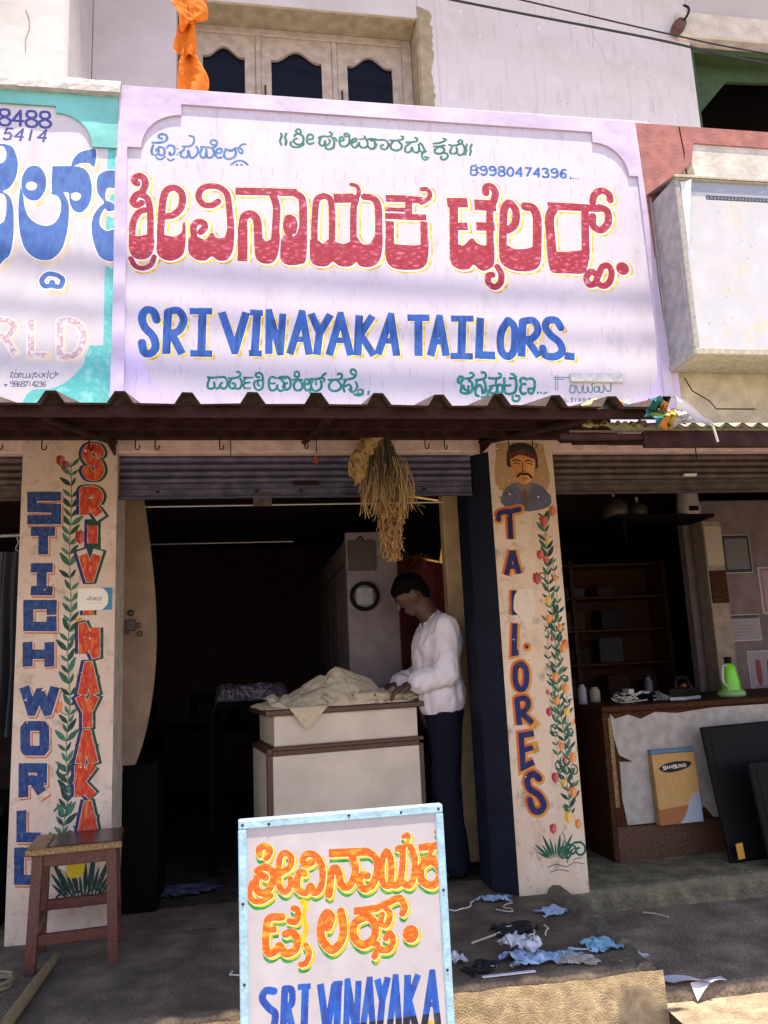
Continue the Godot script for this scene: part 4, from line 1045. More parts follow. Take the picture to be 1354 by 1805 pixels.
func build_fascia() -> void:
	# main sign: a plaster fascia with a raised lilac border and a painted panel
	var s := thing("painted_wall_sign", "large white sign with lilac border and red and blue hand-painted lettering", "sign")
	obj("slab", boxes([[V(-0.70, 2.80, -0.30), V(2.385, 4.80, 0.083)]], 0.006), M.lilac, s)
	obj("painted_panel", panel(V(-0.72, 4.82 - 1234 / 620.0, 0.088), V(2.48, 4.82 - 1234 / 620.0, 0.088), V(-0.72, 4.82, 0.088)), print_mat(sign_main().get_region(Rect2i(0, 0, 1984, 1234)), 0.7), s)
	var outer := PackedVector2Array([V2(-0.725, 2.86), V2(2.452, 2.86), V2(2.432, 3.0), V2(2.378, 4.80), V2(-0.703, 4.808)])
	var inner := PackedVector2Array([V2(-0.655, 2.70), V2(-0.655, 4.43), V2(-0.581, 4.43)] + round_corner(V2(-0.366, 4.43), 0.215, 180, 90) + [V2(-0.366, 4.715), V2(2.085, 4.712), V2(2.085, 4.642)] + round_corner(V2(2.085, 4.427), 0.215, 90, 0) + [V2(2.357, 4.427), V2(2.375, 2.70)])
	obj("raised_border", ring_border(outer, inner, 0.07, 0.102, 3.6), M.lilac, s)
	var st := begin()
	box(st, V(1.80, 3.098, 0.089), V(2.12, 3.150, 0.112), 0.003)
	var o := obj("metal_strip", st, mat(Color(0.62, 0.6, 0.62), 0.6, "plaster", 3.0), s)
	# coping over the neighbour's sign
	var n := thing("neighbour_wall_sign", "turquoise bordered sign with big blue lettering cut off by the picture's edge", "sign")
	obj("slab", boxes([[V(-5, 2.80, -0.30), V(-0.704, 4.735, 0.082)]], 0.006), M.teal, n)
	obj("painted_panel", panel(V(-1.42, 4.75 - 1.92, 0.085), V(-0.72, 4.75 - 1.92, 0.085), V(-1.42, 4.75, 0.085)), print_mat(sign_neighbour().get_region(Rect2i(0, 0, 490, 1344)), 0.7), n)
	outer = PackedVector2Array([V2(-1.50, 2.86), V2(-0.707, 2.86), V2(-0.707, 4.735), V2(-1.50, 4.735)])
	inner = PackedVector2Array([V2(-1.6, 2.70), V2(-0.69, 2.70), V2(-0.69, 4.42), V2(-0.84, 4.42)] + round_corner(V2(-1.035, 4.42), 0.195, 0, 90) + [V2(-1.035, 4.655), V2(-1.6, 4.655)])
	obj("raised_border", ring_border(outer, inner, 0.07, 0.0985, 3.6), M.teal, n)
	var nn := FastNoiseLite.new()
	nn.seed = 77
	nn.frequency = 4.0
	st = sheet(60, 8, func(u: float, v: float) -> Vector3:
		var x := lerpf(-5.0, -0.69, u)
		var e := 0.006 * nn.get_noise_2d(x * 3.0, v * 3.0)
		var q := v * 4.0
		if q < 1.0: return V(x, 4.735 + e, 0.09 + 0.05 * q)
		if q < 2.0: return V(x, lerpf(4.737, 4.81, q - 1.0), 0.135 + e)
		return V(x, 4.812 + e, lerpf(0.13, -0.3, (q - 2.0) / 2.0)), false)
	obj("coping", st, M.coping, n)
	# fascia of the shop on the other side
	var r := thing("side_shop_fascia", "cream fascia with brick-pink painted border and cracked plaster behind the light box", "wall")
	obj("slab", boxes([[V(2.455, 2.80, -0.30), V(7, 4.785, 0.080)]], 0.006), M.cream, r)
	outer = PackedVector2Array([V2(2.381, 3.9), V2(7.0, 3.9), V2(7.0, 4.79), V2(2.381, 4.80)])
	inner = PackedVector2Array([V2(2.62, 3.8), V2(2.60, 4.36), V2(2.63, 4.45), V2(2.70, 4.52), V2(2.735, 4.57), V2(2.76, 4.685), V2(8.0, 4.67), V2(8.0, 3.8)])
	obj("raised_border", ring_border(outer, inner, 0.06, 0.095, 4.2), M.pink, r)
	obj("chipped_plaster", boxes([[V(2.455, 4.2, 0.05), V(7, 4.70, 0.084)]], 0.002), M.creampale, r)
	st = begin()
	prism(st, PackedVector2Array([V2(2.60, 4.36), V2(2.66, 4.40), V2(2.72, 4.42), V2(2.75, 4.48), V2(2.735, 4.57), V2(2.69, 4.53), V2(2.63, 4.47)]), 0.07, 0.0865)
	obj("bare_patch", st, M.raw, r)
	# cracks in the plaster
	for c in [[V(2.675, 4.79, 0.097), V(2.682, 4.70, 0.097), V(2.688, 4.62, 0.097), V(2.684, 4.55, 0.092), V(2.695, 4.47, 0.09)], [V(2.52, 3.14, 0.081), V(2.56, 3.06, 0.081), V(2.66, 3.0, 0.081), V(2.70, 2.95, 0.081), V(2.95, 2.95, 0.081)]]:
		obj("crack", tube(begin(), c, 0.0035, 4), M.dark, r)
	obj("crack", tube(begin(), [V(-1.27, 5.42, -0.099), V(-1.25, 5.36, -0.099), V(-1.245, 5.30, -0.099), V(-1.265, 5.22, -0.099), V(-1.262, 5.14, -0.099)], 0.003, 4), M.raw, find_child("upper_storey", false, false))

func build_shop_shell() -> void:
	struct("lintel_beam", boxes([[V(-5, 2.716, -0.36), V(7, 2.802, -0.005)]], 0.006), M.lintel)
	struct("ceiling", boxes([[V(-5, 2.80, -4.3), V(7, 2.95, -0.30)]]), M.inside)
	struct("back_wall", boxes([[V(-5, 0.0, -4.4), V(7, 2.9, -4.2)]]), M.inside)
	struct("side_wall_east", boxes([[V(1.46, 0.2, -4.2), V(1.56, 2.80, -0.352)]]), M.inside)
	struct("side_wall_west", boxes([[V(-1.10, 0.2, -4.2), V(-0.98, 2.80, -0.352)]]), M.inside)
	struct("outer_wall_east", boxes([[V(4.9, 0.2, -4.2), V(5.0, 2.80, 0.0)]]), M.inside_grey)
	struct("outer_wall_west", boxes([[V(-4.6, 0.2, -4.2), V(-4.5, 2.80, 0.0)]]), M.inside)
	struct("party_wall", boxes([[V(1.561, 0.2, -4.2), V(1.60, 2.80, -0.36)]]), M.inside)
	# cream return wall beside the opening
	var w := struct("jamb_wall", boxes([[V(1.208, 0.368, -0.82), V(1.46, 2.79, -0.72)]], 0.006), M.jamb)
	# cream partition with a bowed edge, on the other side of the opening
	var pl := PackedVector2Array([V2(-0.98, 1.105), V2(-0.632, 1.105)])
	for k in 17:
		var t := k / 16.0
		pl.append(V2(-0.628 + 0.088 * sin(PI * pow(t, 0.8)) + 0.03 * t, 1.11 + 1.41 * t))
	pl.append(V2(-0.98, 2.70))
	var st := begin()
	prism(st, pl, -0.31, -0.28)
	var p := thing("curved_partition", "tan plywood partition with a bowed edge inside the doorway", "partition")
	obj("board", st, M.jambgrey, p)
	var sb := thing("switch_board", "small dark switches and sockets screwed to the tan partition", "switch board", V(-0.655, 1.84, -0.279))
	var dm := mat(Color(0.05, 0.035, 0.02), 0.5)
	obj("switch", boxes([[V(-0.03, -0.04, 0), V(0.022, 0.02, 0.02)]], 0.004), dm, sb)
	obj("switch", boxes([[V(-0.035, -0.06, 0), V(-0.01, -0.045, 0.015)]], 0.003), dm, sb)
	obj("socket", boxes([[V(0.028, -0.03, 0), V(0.048, 0.0, 0.02)]], 0.004), dm, sb)
	obj("socket", boxes([[V(0.03, -0.07, 0), V(0.055, -0.045, 0.018)]], 0.004), dm, sb)
	obj("plug", lathe(begin(), [Vector2(0, 0), Vector2(0.016, 0.001), Vector2(0.018, 0.012), Vector2(0.012, 0.024), Vector2(0.0, 0.026)], Transform3D(Basis(Vector3.RIGHT, PI / 2), V(-0.005, 0.055, 0)), 14), dm, sb)

func build_pillars() -> void:
	var a := thing("lettered_pillar", "pillar painted with blue block lettering, a flower vine and red bubble lettering", "pillar")
	obj("shaft", boxes([[V(-1.163, 0.30, -0.36), V(-0.699, 2.716, -0.003)]], 0.006), M.pillar, a)
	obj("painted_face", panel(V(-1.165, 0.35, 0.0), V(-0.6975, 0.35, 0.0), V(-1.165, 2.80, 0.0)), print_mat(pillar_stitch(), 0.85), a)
	var b := thing("portrait_pillar", "pillar painted with a man's portrait above blue lettering and a column of flowers", "pillar")
	obj("shaft", boxes([[V(1.318, 0.30, -0.36), V(1.692, 2.716, -0.003)]], 0.006), M.pillar, b)
	obj("painted_face", panel(V(1.3155, 0.35, 0.0), V(1.694, 0.35, 0.0), V(1.3155, 2.80, 0.0)), print_mat(pillar_tailor(), 0.85), b)
	var st := begin()
	prism(st, PackedVector2Array([V2(1.316, 0.004), V2(1.211, 0.125), V2(1.211, 0.355), V2(1.316, 0.355)]), 0.368, 2.715, Transform3D(Basis(V(1, 0, 0), V(0, 0, -1), V(0, 1, 0)), Vector3.ZERO))
	var f := obj("painted_side", st, M.blue, b)
	f.set_meta("label", "dark blue painted side of the pillar")
	# round payment sticker on the lettered pillar
	var im := pic(220, 150, Color8(222, 208, 190))
	im.fill_rect(Rect2i(150, 0, 70, 150), Color8(24, 120, 156))
	paint(im, "F5 120,0 160,6 190,40 194,75 190,110 160,145 120,150 60,148 10,150 10,0", Color8(228, 218, 202))
	paint(im, "S60 60,72 72,80 86,66|S50 70,62 84,58|S40 96,84 98,64 110,64 110,76 98,76|S40 118,64 116,82 128,82 130,64|S40 138,64 146,78 154,62|S40 146,78 140,92", Color8(70, 80, 96))
	paint(im, "L30 58,102 160,104", Color8(170, 170, 172))
	var s := thing("payment_sticker", "small white and blue sticker stuck over the red lettering of the pillar", "sticker", V(-0.79, 1.956, 0.001))
	obj("print", panel(V(-0.088, -0.058, 0.003), V(0.078, -0.058, 0.003), V(-0.088, 0.053, 0.003)), print_mat(im, 0.4), s)
	obj("backing", boxes([[V(-0.088, -0.058, 0.0), V(0.078, 0.053, 0.0022)]], 0.0006), M.white, s)

func shutter(called: String, label: String, x0: float, x1: float, m: Material) -> Node3D:
	var s := thing(called, label, "shutter")
	# slats of the rolled-up shutter that still show under the lintel
	for k in 4:
		var y := 2.716 - k * 0.038
		var st := begin()
		var prof := PackedVector2Array()
		for q in 9:
			var t := q / 8.0
			prof.append(V2(0.014 * sin(PI * t), -t * 0.037))
		prof.append(V2(-0.004, -0.037)); prof.append(V2(-0.004, 0.0))
		prism(st, prof, x0, x1, Transform3D(Basis(V(0, 0, 1), V(0, 1, 0), V(1, 0, 0)), V(0, y, -0.075)))
		obj("slat", st, m, s)
	obj("bottom_rail", boxes([[V(x0, 2.478, -0.083), V(x1, 2.562, -0.07)], [V(x0, 2.478, -0.083), V(x1, 2.486, -0.045)], [V(x0, 2.525, -0.083), V(x1, 2.53, -0.062)]], 0.002), m, s)
	return s

func build_shutters() -> void:
	var s := shutter("rolled_shutter", "blue-grey steel shutter rolled up over the open doorway between the painted pillars", -0.697, 1.225, M.shutter)
	obj("lock_plate", boxes([[V(0.0, 2.43, -0.06), V(0.10, 2.50, -0.052)]], 0.003), M.shutter2, s)
	var st := begin()
	for x in [-0.50, 0.02, 0.26, 0.95]:
		obj("rivet", lathe(begin(), [Vector2(0.0, 0.006), Vector2(0.010, 0.003), Vector2(0.012, 0.0)], Transform3D(Basis(Vector3.RIGHT, PI / 2), V(x, 2.52, -0.069)), 10), M.hook, s)
	st = begin()
	box(st, V(0.215, 2.545, -0.07), V(0.36, 2.562, -0.05), 0.004)
	obj("pull_handle", st, M.hook, s)
	s = shutter("side_shutter", "brown-grey steel shutter rolled up over the electronics shop", 1.694, 4.9, M.shutter2)
	obj("light_cap", boxes([[V(2.52, 2.575, -0.06), V(2.60, 2.590, -0.035)]], 0.003), M.white, s)
	shutter("far_shutter", "steel shutter rolled up over the shop beyond the lettered pillar", -4.5, -1.166, M.shutter2)

func build_awning() -> void:
	var a := thing("metal_awning", "rust-brown trapezoid sheet awning over the tailor's doorway", "awning")
	var zb := 0.06
	var zf := 1.46
	var yb := 2.80
	var yf := 2.503
	var slope := (yf - yb) / (zf - zb)
	var nz := FastNoiseLite.new()
	nz.seed = 3
	nz.frequency = 1.5
	# trapezoid profile along x
	var prof := []
	var x := -2.448
	while x < 1.55:
		prof.append([x, 0.0]); prof.append([x + 0.137, 0.0]); prof.append([x + 0.163, 0.043]); prof.append([x + 0.198, 0.043])
		x += 0.2271
	prof.append([1.59, 0.0])
	var st := begin()
	st.set_smooth_group(-1)
	var rows := 8
	for j in rows:
		for i in prof.size() - 1:
			var q := []
			for c in [[i, j], [i + 1, j], [i + 1, j + 1], [i, j + 1]]:
				var t := float(c[1]) / rows
				var px: float = prof[c[0]][0]
				var z := lerpf(zb, zf + 0.012 * nz.get_noise_1d(px * 3.0) * t, t)
				q.append(V(px, yb + slope * (z - zb) + prof[c[0]][1] + 0.006 * nz.get_noise_2d(px * 2.0, z), z))
			for e in [0.0, 0.0025]:
				quad(st, q[0] + V(0, e, 0), q[1] + V(0, e, 0), q[2] + V(0, e, 0), q[3] + V(0, e, 0), q[0] + V(0, 0.001 if e == 0.0 else -1.0, 0))
	obj("roof_sheet", st, M.roofsheet, a)
	# steel frame under the sheet
	var B := func(x0: float, x1: float, z: float, hh: float, t: float) -> SurfaceTool:
		var y := yb + slope * (z - zb) - 0.004
		var s := begin()
		box(s, V(x0, y - hh, z), V(x1, y, z + t), 0.003)
		box(s, V(x0, y - 0.005, z - 0.035), V(x1, y - 0.001, z - 0.001), 0.001)
		return s
	obj("front_bar", B.call(-2.4, 1.59, 1.41, 0.042, 0.006), M.rust, a)
	obj("purlin", B.call(-2.4, 1.585, 0.98, 0.05, 0.006), M.rust, a)
	obj("purlin", B.call(-2.4, 1.585, 0.52, 0.05, 0.006), M.rust, a)
	obj("back_bar", boxes([[V(-2.4, 2.778, 0.012), V(2.06, 2.838, 0.10)]], 0.004), M.rust, a)
	for rx in [-1.62, -0.71, 0.28, 1.27]:
		st = begin()
		tube(st, [V(rx, 2.765, 0.02), V(rx, 2.765 + slope * 1.36, 1.38)], 0.019, 4)
		obj("rafter", st, M.rust, a)
	for rx in [-0.71, 1.27]:
		st = begin()
		prism(st, PackedVector2Array([V2(0.0, 2.77), V2(0.30, 2.72), V2(0.14, 2.705), V2(0.0, 2.70)]), rx - 0.004, rx + 0.004, Transform3D(Basis(V(0, 0, 1), V(0, 1, 0), V(1, 0, 0)), Vector3.ZERO))
		obj("gusset", st, M.rust, a)
	# seams in the sheet seen from below
	for k in 14:
		var sx := -1.77 + k * 0.2271
		st = begin()
		tube(st, [V(sx, yb - 0.006 + slope * 0.02, 0.14), V(sx, yf - 0.006, zf - 0.05)], 0.004, 4)
		obj("lap_seam", st, M.rust, a)
	# hooks on the back bar
	var hk := thing("hanging_hook", "", "hook")
	st = begin()
	var hp := [V(0, 0.0, 0), V(0, -0.045, 0)]
	for k in 9: hp.append(V(0.011 - 0.011 * cos(PI * k / 8.0), -0.05 - 0.012 * sin(PI * k / 8.0), 0))
	hp.append(V(0.022, -0.036, 0))
	tube(st, hp, 0.0035, 6)
	obj("rod", st, M.hook, hk)
	var hooks := [[-1.27, "hook over the far shop, first under the awning"], [-1.06, "hook over the blue lettering of the pillar"], [-0.83, "hook above the red lettering of the pillar"], [-0.60, "hook just inside the lettered pillar"], [-0.50, "second hook from the lettered pillar over the doorway"], [-0.17, "hook over the doorway, before the straight rod"], [0.28, "hook above the marigold on the shutter"], [0.94, "hook between the dried bundle and the blue-sided pillar"], [1.05, "open hook close to the blue-sided pillar"], [1.42, "hook in front of the portrait's cap"], [1.56, "hook beside the portrait's cap"]]
	for i in hooks.size(): hook_at(hk, hooks[i][0], 0.055, 2.78, rng.randf_range(-0.9, 0.9), hooks[i][1])
	for rd in [[-0.115, 0.095, "straight iron rod hanging over the doorway beside a hook"], [0.34, 0.085, "short straight rod hanging above the shutter's pull handle"], [0.62, 0.07, "short rod hanging beside the dried leaf"]]:
		st = begin()
		tube(st, [V(0, 0, 0), V(0.002, -rd[1], 0)], 0.003, 6)
		var o := obj("hanging_rod", st, M.hook)
		o.position = V(rd[0], 2.78, 0.056)
		tag(o, rd[2], "rod", "iron rods hanging under the awning")
	# the next shop's awning, wavy sheet
	var b := thing("wavy_awning", "wavy fibre sheet awning on dark bars over the electronics shop", "awning")
	st = sheet(420, 6, func(u: float, v: float) -> Vector3:
		var px := lerpf(1.55, 4.9, u)
		return V(px, lerpf(2.82, 2.437, v) + 0.0085 * sin(px * TAU / 0.070), lerpf(0.07, 1.45, v)), true, 0.006)
	obj("wavy_sheet", st, mat(Color(0.62, 0.58, 0.40), 0.85, "concrete", 1.5), b)
	obj("front_bar", boxes([[V(1.50, 2.355, 1.40), V(4.9, 2.420, 1.425)]], 0.004), M.rust, b)
	obj("upper_bar", boxes([[V(1.16, 2.385, 1.40), V(1.50, 2.410, 1.42)]], 0.004), M.rust, b)
	for rx in [1.75, 2.75, 3.8]: obj("bracket", tube(begin(), [V(rx, 2.78, 0.0), V(rx, 2.415, 1.39)], 0.016, 4), M.rust, b)
	for zz in [0.45, 0.85]: obj("purlin", boxes([[V(1.62, 2.80 - 0.28 * zz - 0.045, zz), V(4.9, 2.80 - 0.28 * zz, zz + 0.03)]], 0.003), M.rust, b)
	var more := [[1.87, "hook beside the portrait pillar under the wavy awning"], [2.02, "second hook from the portrait pillar under the wavy awning"], [2.66, "hook under the wavy sheet's dark bar"]]
	for q in more: hook_at(hk, q[0], 0.21, 2.765, rng.randf_range(-0.9, 0.9), q[1])
	st = begin()
	tube(st, [V(0, 0, 0), V(0.0, -0.09, 0)], 0.003, 6)
	var hr := obj("hanging_rod", st, M.hook)
	hr.position = V(2.42, 2.69, 0.27)
	tag(hr, "straight rod hanging under the electronics shop's awning", "rod", "iron rods hanging under the awning")
	# folded printed tarpaulin caught between the two awnings
	var im := pic(256, 128, Color8(196, 178, 110))
	paint(im, "F5 0,0 70,0 86,60 60,128 0,128", Color8(36, 112, 118))
	paint(im, "F5 70,0 150,0 160,50 140,128 60,128 90,60", Color8(206, 140, 60))
	paint(im, "F5 150,0 256,0 256,128 150,128 176,60", Color8(214, 212, 214))
	paint(im, "F5 20,70 60,50 90,90 60,110|F5 100,80 130,60 150,100", Color8(150, 170, 70))
	var tp := thing("printed_tarpaulin", "crumpled tarpaulin in teal, orange and white tucked between the two awnings", "tarpaulin")
	var pm := print_mat(im, 0.6)
	var f2 := FastNoiseLite.new()
	f2.seed = 31
	f2.frequency = 0.9
	obj("hanging_end", sheet(30, 14, func(u: float, v: float) -> Vector3:
		var px := lerpf(1.70, 1.86, u)
		var top := lerpf(2.515, 2.475, u)
		var bot := lerpf(2.415, 2.40, u)
		var pinch := smoothstep(0.55, 1.0, u)
		return V(px - 0.22 + 0.02 * f2.get_noise_2d(u * 3, v * 3), lerpf(lerpf(top, bot, v), lerpf(2.465, 2.42, v), pinch) + 0.02 * f2.get_noise_2d(u * 4.0, v * 4.0 + 5.0), 1.52 + 0.04 * sin(v * 9.0 + u * 6.0) * (1.0 - pinch) + 0.03 * f2.get_noise_2d(u * 6.0, v * 6.0)), true, 0.002, V(0, 0, 1)), pm, tp)
	obj("tucked_roll", sheet(26, 12, func(u: float, v: float) -> Vector3:
		var px := lerpf(1.305, 1.52, u)
		var r := 0.034 * sin(PI * clampf(u * 0.9 + 0.08, 0.0, 1.0)) * (1.0 + 0.4 * f2.get_noise_2d(u * 5.0, v * 2.0))
		return V(px, 2.556 + 0.01 * u + r * sin(v * TAU), 1.30 + 1.4 * r * cos(v * TAU)), true), print_mat(tarp_stripes(), 0.6), tp)
	obj("white_end", sheet(20, 10, func(u: float, v: float) -> Vector3:
		var px := lerpf(1.58, 1.735, u)
		var half := lerpf(0.05, 0.007, smoothstep(0.0, 1.0, u))
		return V(px, 2.475 - 0.06 * u + half * (1.0 - 2.0 * v) + 0.012 * sin(v * 14.0) * (1.0 - u), 1.515 + 0.035 * sin(v * 7.0 + 2.0 * u) * (1.0 - u * 0.7)), true, 0.002, V(0, 0, 1)), mat(Color(0.66, 0.64, 0.70), 0.55), tp)
	obj("tie_string", tube(begin(), smooth_path([V(1.735, 2.415, 1.515), V(1.742, 2.385, 1.515), V(1.752, 2.35, 1.51)], 4), 0.005, 5), M.thread, tp)
	obj("lower_fold", sheet(30, 6, func(u: float, v: float) -> Vector3:
		var px := lerpf(1.27, 1.55, u)
		return V(px, 2.475 - 0.03 * v + 0.02 * f2.get_noise_2d(u * 8.0, v * 2.0), 1.36 + 0.03 * v), true, 0.002, V(0, 0, 1)), mat(Color(0.40, 0.30, 0.10), 0.7, "cloth", 4.0), tp)

func tarp_stripes() -> Image:
	var im := pic(192, 96, Color8(206, 178, 110))
	im.fill_rect(Rect2i(70, 0, 50, 96), Color8(24, 120, 140))
	im.fill_rect(Rect2i(120, 0, 40, 96), Color8(220, 134, 80))
	im.fill_rect(Rect2i(160, 0, 32, 96), Color8(150, 200, 214))
	grime(im, Color8(226, 214, 170), 0.7, 12, 0.04, 0.5, 1, 1)
	return im

func build_lightbox() -> void:
	var b := thing("light_box_sign", "faded white light box with a dented grey metal side on the cream fascia", "light box")
	var x0 := 2.425
	obj("case", boxes([[V(x0, 3.20, 0.086), V(6, 4.25, 0.34)]], 0.006), M.steel, b)
	var st := begin()
	box(st, V(x0 - 0.008, 3.165, 0.085), V(x0 + 0.018, 3.205, 0.375), 0.004)
	box(st, V(x0 - 0.004, 3.205, 0.352), V(x0 + 0.028, 4.235, 0.378), 0.004)
	box(st, V(x0 - 0.004, 3.205, 0.086), V(x0 + 0.006, 4.29, 0.105), 0.003)
	obj("side_frame", st, mat(Color(0.42, 0.38, 0.34), 0.7, "plaster", 3.0, "rough_n", 0.2), b)
	st = begin()
	box(st, V(x0, 3.168, 0.09), V(6, 3.206, 0.38), 0.004)
	box(st, V(x0, 4.232, 0.33), V(6, 4.262, 0.384), 0.004)
	obj("edge_strip", st, mat(Color(0.55, 0.48, 0.38), 0.75, "plaster", 3.0, "rough_n", 0.2), b)
	# bent top plate
	obj("top_plate", sheet(20, 6, func(u: float, v: float) -> Vector3:
		var px := lerpf(x0 - 0.02, 6.0, u * u)
		return V(px, 4.30 - 0.06 * v + 0.03 * exp(-pow((px - x0 - 0.15) * 6.0, 2.0)) * (1.0 - v), lerpf(0.085, 0.39, v)), true, 0.003), M.steel, b)
	var im := pic(700, 1000, Color8(194, 189, 189))
	grime(im, Color8(206, 202, 202), 0.8, 131, 0.012, 0.35, 3, 3)
	grime(im, Color8(170, 184, 202), 0.35, 132, 0.02, 0.5, 2, 6)
	grime(im, Color8(206, 190, 150), 0.6, 133, 0.014, 0.55, 3, 3)
	grime(im, Color8(196, 200, 212), 0.5, 135, 0.02, 0.45, 2, 5)
	im.fill_rect(Rect2i(0, 0, 700, 70), Color8(150, 154, 166))
	grime(im, Color8(196, 198, 206), 0.4, 134, 0.03, 0.5, 1, 1)
	# dark strip of worn lettering
	im.fill_rect(Rect2i(148, 86, 560, 28), Color8(66, 68, 76))
	var r := RandomNumberGenerator.new()
	r.seed = 4
	for k in 26: paint(im, "S40 %d,%d %d,%d %d,%d" % [156 + k * 21, 91 + r.randi() % 5, 166 + k * 21, 92 + r.randi() % 14, 158 + k * 21, 106 - r.randi() % 4], Color8(150, 150, 152))
	paint(im, "F5 452,905 470,900 478,935 462,940|F5 476,925 484,925 484,945", Color8(60, 60, 70))
	specks(im, Color8(120, 120, 126), 50, 5.0, 9)
	obj("front_sheet", panel(V(x0 + 0.03, 3.206, 0.368), V(x0 + 0.77, 3.206, 0.368), V(x0 + 0.03, 4.235, 0.368)), print_mat(im, 0.35), b)
	obj("front_sheet_end", panel(V(x0 + 0.77, 3.206, 0.367), V(6.0, 3.206, 0.367), V(x0 + 0.77, 4.235, 0.367)), mat(Color(0.48, 0.5, 0.56), 0.4), b)
	# curled strip of the sheet at its upper corner
	obj("curled_strip", sheet(4, 14, func(u: float, v: float) -> Vector3:
		return V(x0 + 0.032 + 0.05 * u * (1.0 - v) + 0.004, 4.22 - 0.42 * v, 0.372 + 0.035 * u * u * (1.0 - v)), true, 0.002, V(0, 0, 1)), M.white, b)

func build_window_and_flag() -> void:
	var w := thing("casement_window", "cream timber window of three casements with arched dark panes", "window", V(0, 0, -1.0))
	obj("outer_frame", boxes([[V(-0.46, 5.12, -0.05), V(-0.385, 6.185, 0.05)], [V(1.155, 5.12, -0.05), V(1.23, 6.185, 0.05)], [V(-0.385, 6.125, -0.05), V(1.155, 6.185, 0.05)], [V(-0.385, 5.12, -0.05), V(1.155, 5.18, 0.05)], [V(0.065, 5.18, -0.05), V(0.105, 6.125, 0.045)], [V(0.625, 5.18, -0.05), V(0.665, 6.125, 0.045)]], 0.005), M.frame, w)
	for c in [[-0.383, 0.063], [0.107, 0.623], [0.667, 1.153]]:
		var x0: float = c[0]
		var x1: float = c[1]
		var i0 := x0 + 0.072
		var i1 := x1 - 0.075
		var cx := (i0 + i1) / 2.0
		var hw := (i1 - i0) / 2.0
		# opening with an ogee top
		var top := []
		for k in 25:
			var t := k / 24.0 * 2.0 - 1.0
			var a := absf(t)
			top.append(V2(cx - t * hw, 5.94 + 0.085 * (0.5 + 0.5 * cos(PI * minf(a * 1.18, 1.0)))))
		var st := begin()
		prism(st, PackedVector2Array([V2(x0, 5.185), V2(i0, 5.185), V2(i0, 5.94), V2(x0, 5.94)]), 0.0, 0.035)
		prism(st, PackedVector2Array([V2(i1, 5.185), V2(x1, 5.185), V2(x1, 5.94), V2(i1, 5.94)]), 0.0, 0.035)
		var head := PackedVector2Array([V2(x1, 5.94), V2(x1, 6.123), V2(x0, 6.123), V2(x0, 5.94)])
		top.reverse()
		for p in top: head.append(p)
		prism(st, head, 0.0, 0.035)
		box(st, V(i0, 5.185, 0.0), V(i1, 5.25, 0.034), 0.003)
		var cs := obj("casement", st, M.frame, w)
		obj("pane", boxes([[V(x0 + 0.03, 5.2, 0.006), V(x1 - 0.03, 6.08, 0.011)]], 0.001), M.pane, cs)
		if x0 > 0.6: obj("scratch", tube(begin(), [V(0.90, 5.50, 0.0125), V(0.93, 5.54, 0.0125), V(0.955, 5.50, 0.0125), V(1.0, 5.525, 0.0125)], 0.003, 4), M.white, cs)
		obj("handle", boxes([[V(x0 + 0.02, 5.62, 0.035), V(x0 + 0.032, 5.72, 0.05)]], 0.003), M.hook, cs)
	# flag: folded orange cloth hanging before the window
	var f := thing("orange_flag", "bright orange cloth flag hanging folded in front of the window", "flag", V(-0.20, 4.80, -0.10))
	var n := FastNoiseLite.new()
	n.seed = 8
	n.frequency = 2.0
	var ribbon := func(l: Array, r2: Array, z: float, amp: float) -> SurfaceTool:
		var lp := smooth_path(l, 8)
		var rp := smooth_path(r2, 8)
		return sheet(16, lp.size() - 1, func(u: float, v: float) -> Vector3:
			var k := int(round(v * (lp.size() - 1)))
			var p: Vector3 = lp[k].lerp(rp[k], u)
			return p + V(0, 0, z + amp * sin(u * 8.0 + v * 3.0) + 0.012 * n.get_noise_2d(u * 4.0, v * 4.0)), true, 0.0015, V(0, 0, 1))
	obj("upper_fold", ribbon.call([V(-0.248, 0.808, 0), V(-0.241, 0.714, 0), V(-0.195, 0.624, 0), V(-0.188, 0.516, 0)], [V(-0.007, 0.833, 0), V(-0.034, 0.743, 0), V(-0.025, 0.633, 0), V(-0.115, 0.593, 0)], 0.05, 0.02), M.orange, f)
	obj("middle_fold", ribbon.call([V(-0.175, 0.729, 0), V(-0.195, 0.581, 0), V(-0.227, 0.412, 0), V(-0.175, 0.386, 0)], [V(-0.148, 0.747, 0), V(-0.105, 0.610, 0), V(-0.092, 0.447, 0), V(-0.105, 0.376, 0)], 0.02, 0.018), M.orange, f)
	obj("lower_fold", ribbon.call([V(-0.175, 0.432, 0), V(-0.194, 0.349, 0), V(-0.201, 0.253, 0), V(-0.210, 0.101, 0)], [V(-0.122, 0.437, 0), V(-0.076, 0.360, 0), V(-0.023, 0.249, 0), V(-0.044, 0.114, 0)], 0.0, 0.022), M.orange, f)
	obj("flag_pole", tube(begin(), [V(-0.20, 0.0, -0.04), V(-0.20, 1.1, -0.04)], 0.008, 8), M.hook, f)
	var ins := thing("cable_insulator", "brown porcelain insulator on the wall beside the dark opening", "insulator", V(3.28, 6.26, -0.68))
	obj("cup", lathe(begin(), [Vector2(0, -0.05), Vector2(0.045, -0.045), Vector2(0.05, -0.01), Vector2(0.035, 0.0), Vector2(0.05, 0.015), Vector2(0.04, 0.05), Vector2(0, 0.055)], Transform3D(Basis(Vector3.RIGHT, PI / 2), Vector3.ZERO), 18), mat(Color(0.12, 0.05, 0.04), 0.35), ins)
	obj("bracket", tube(begin(), smooth_path([V(0, 0, -0.05), V(0.03, 0.03, 0.08), V(0.05, 0.10, 0.08), V(0.01, 0.12, 0.08)], 5), 0.010, 6), M.hook, ins)

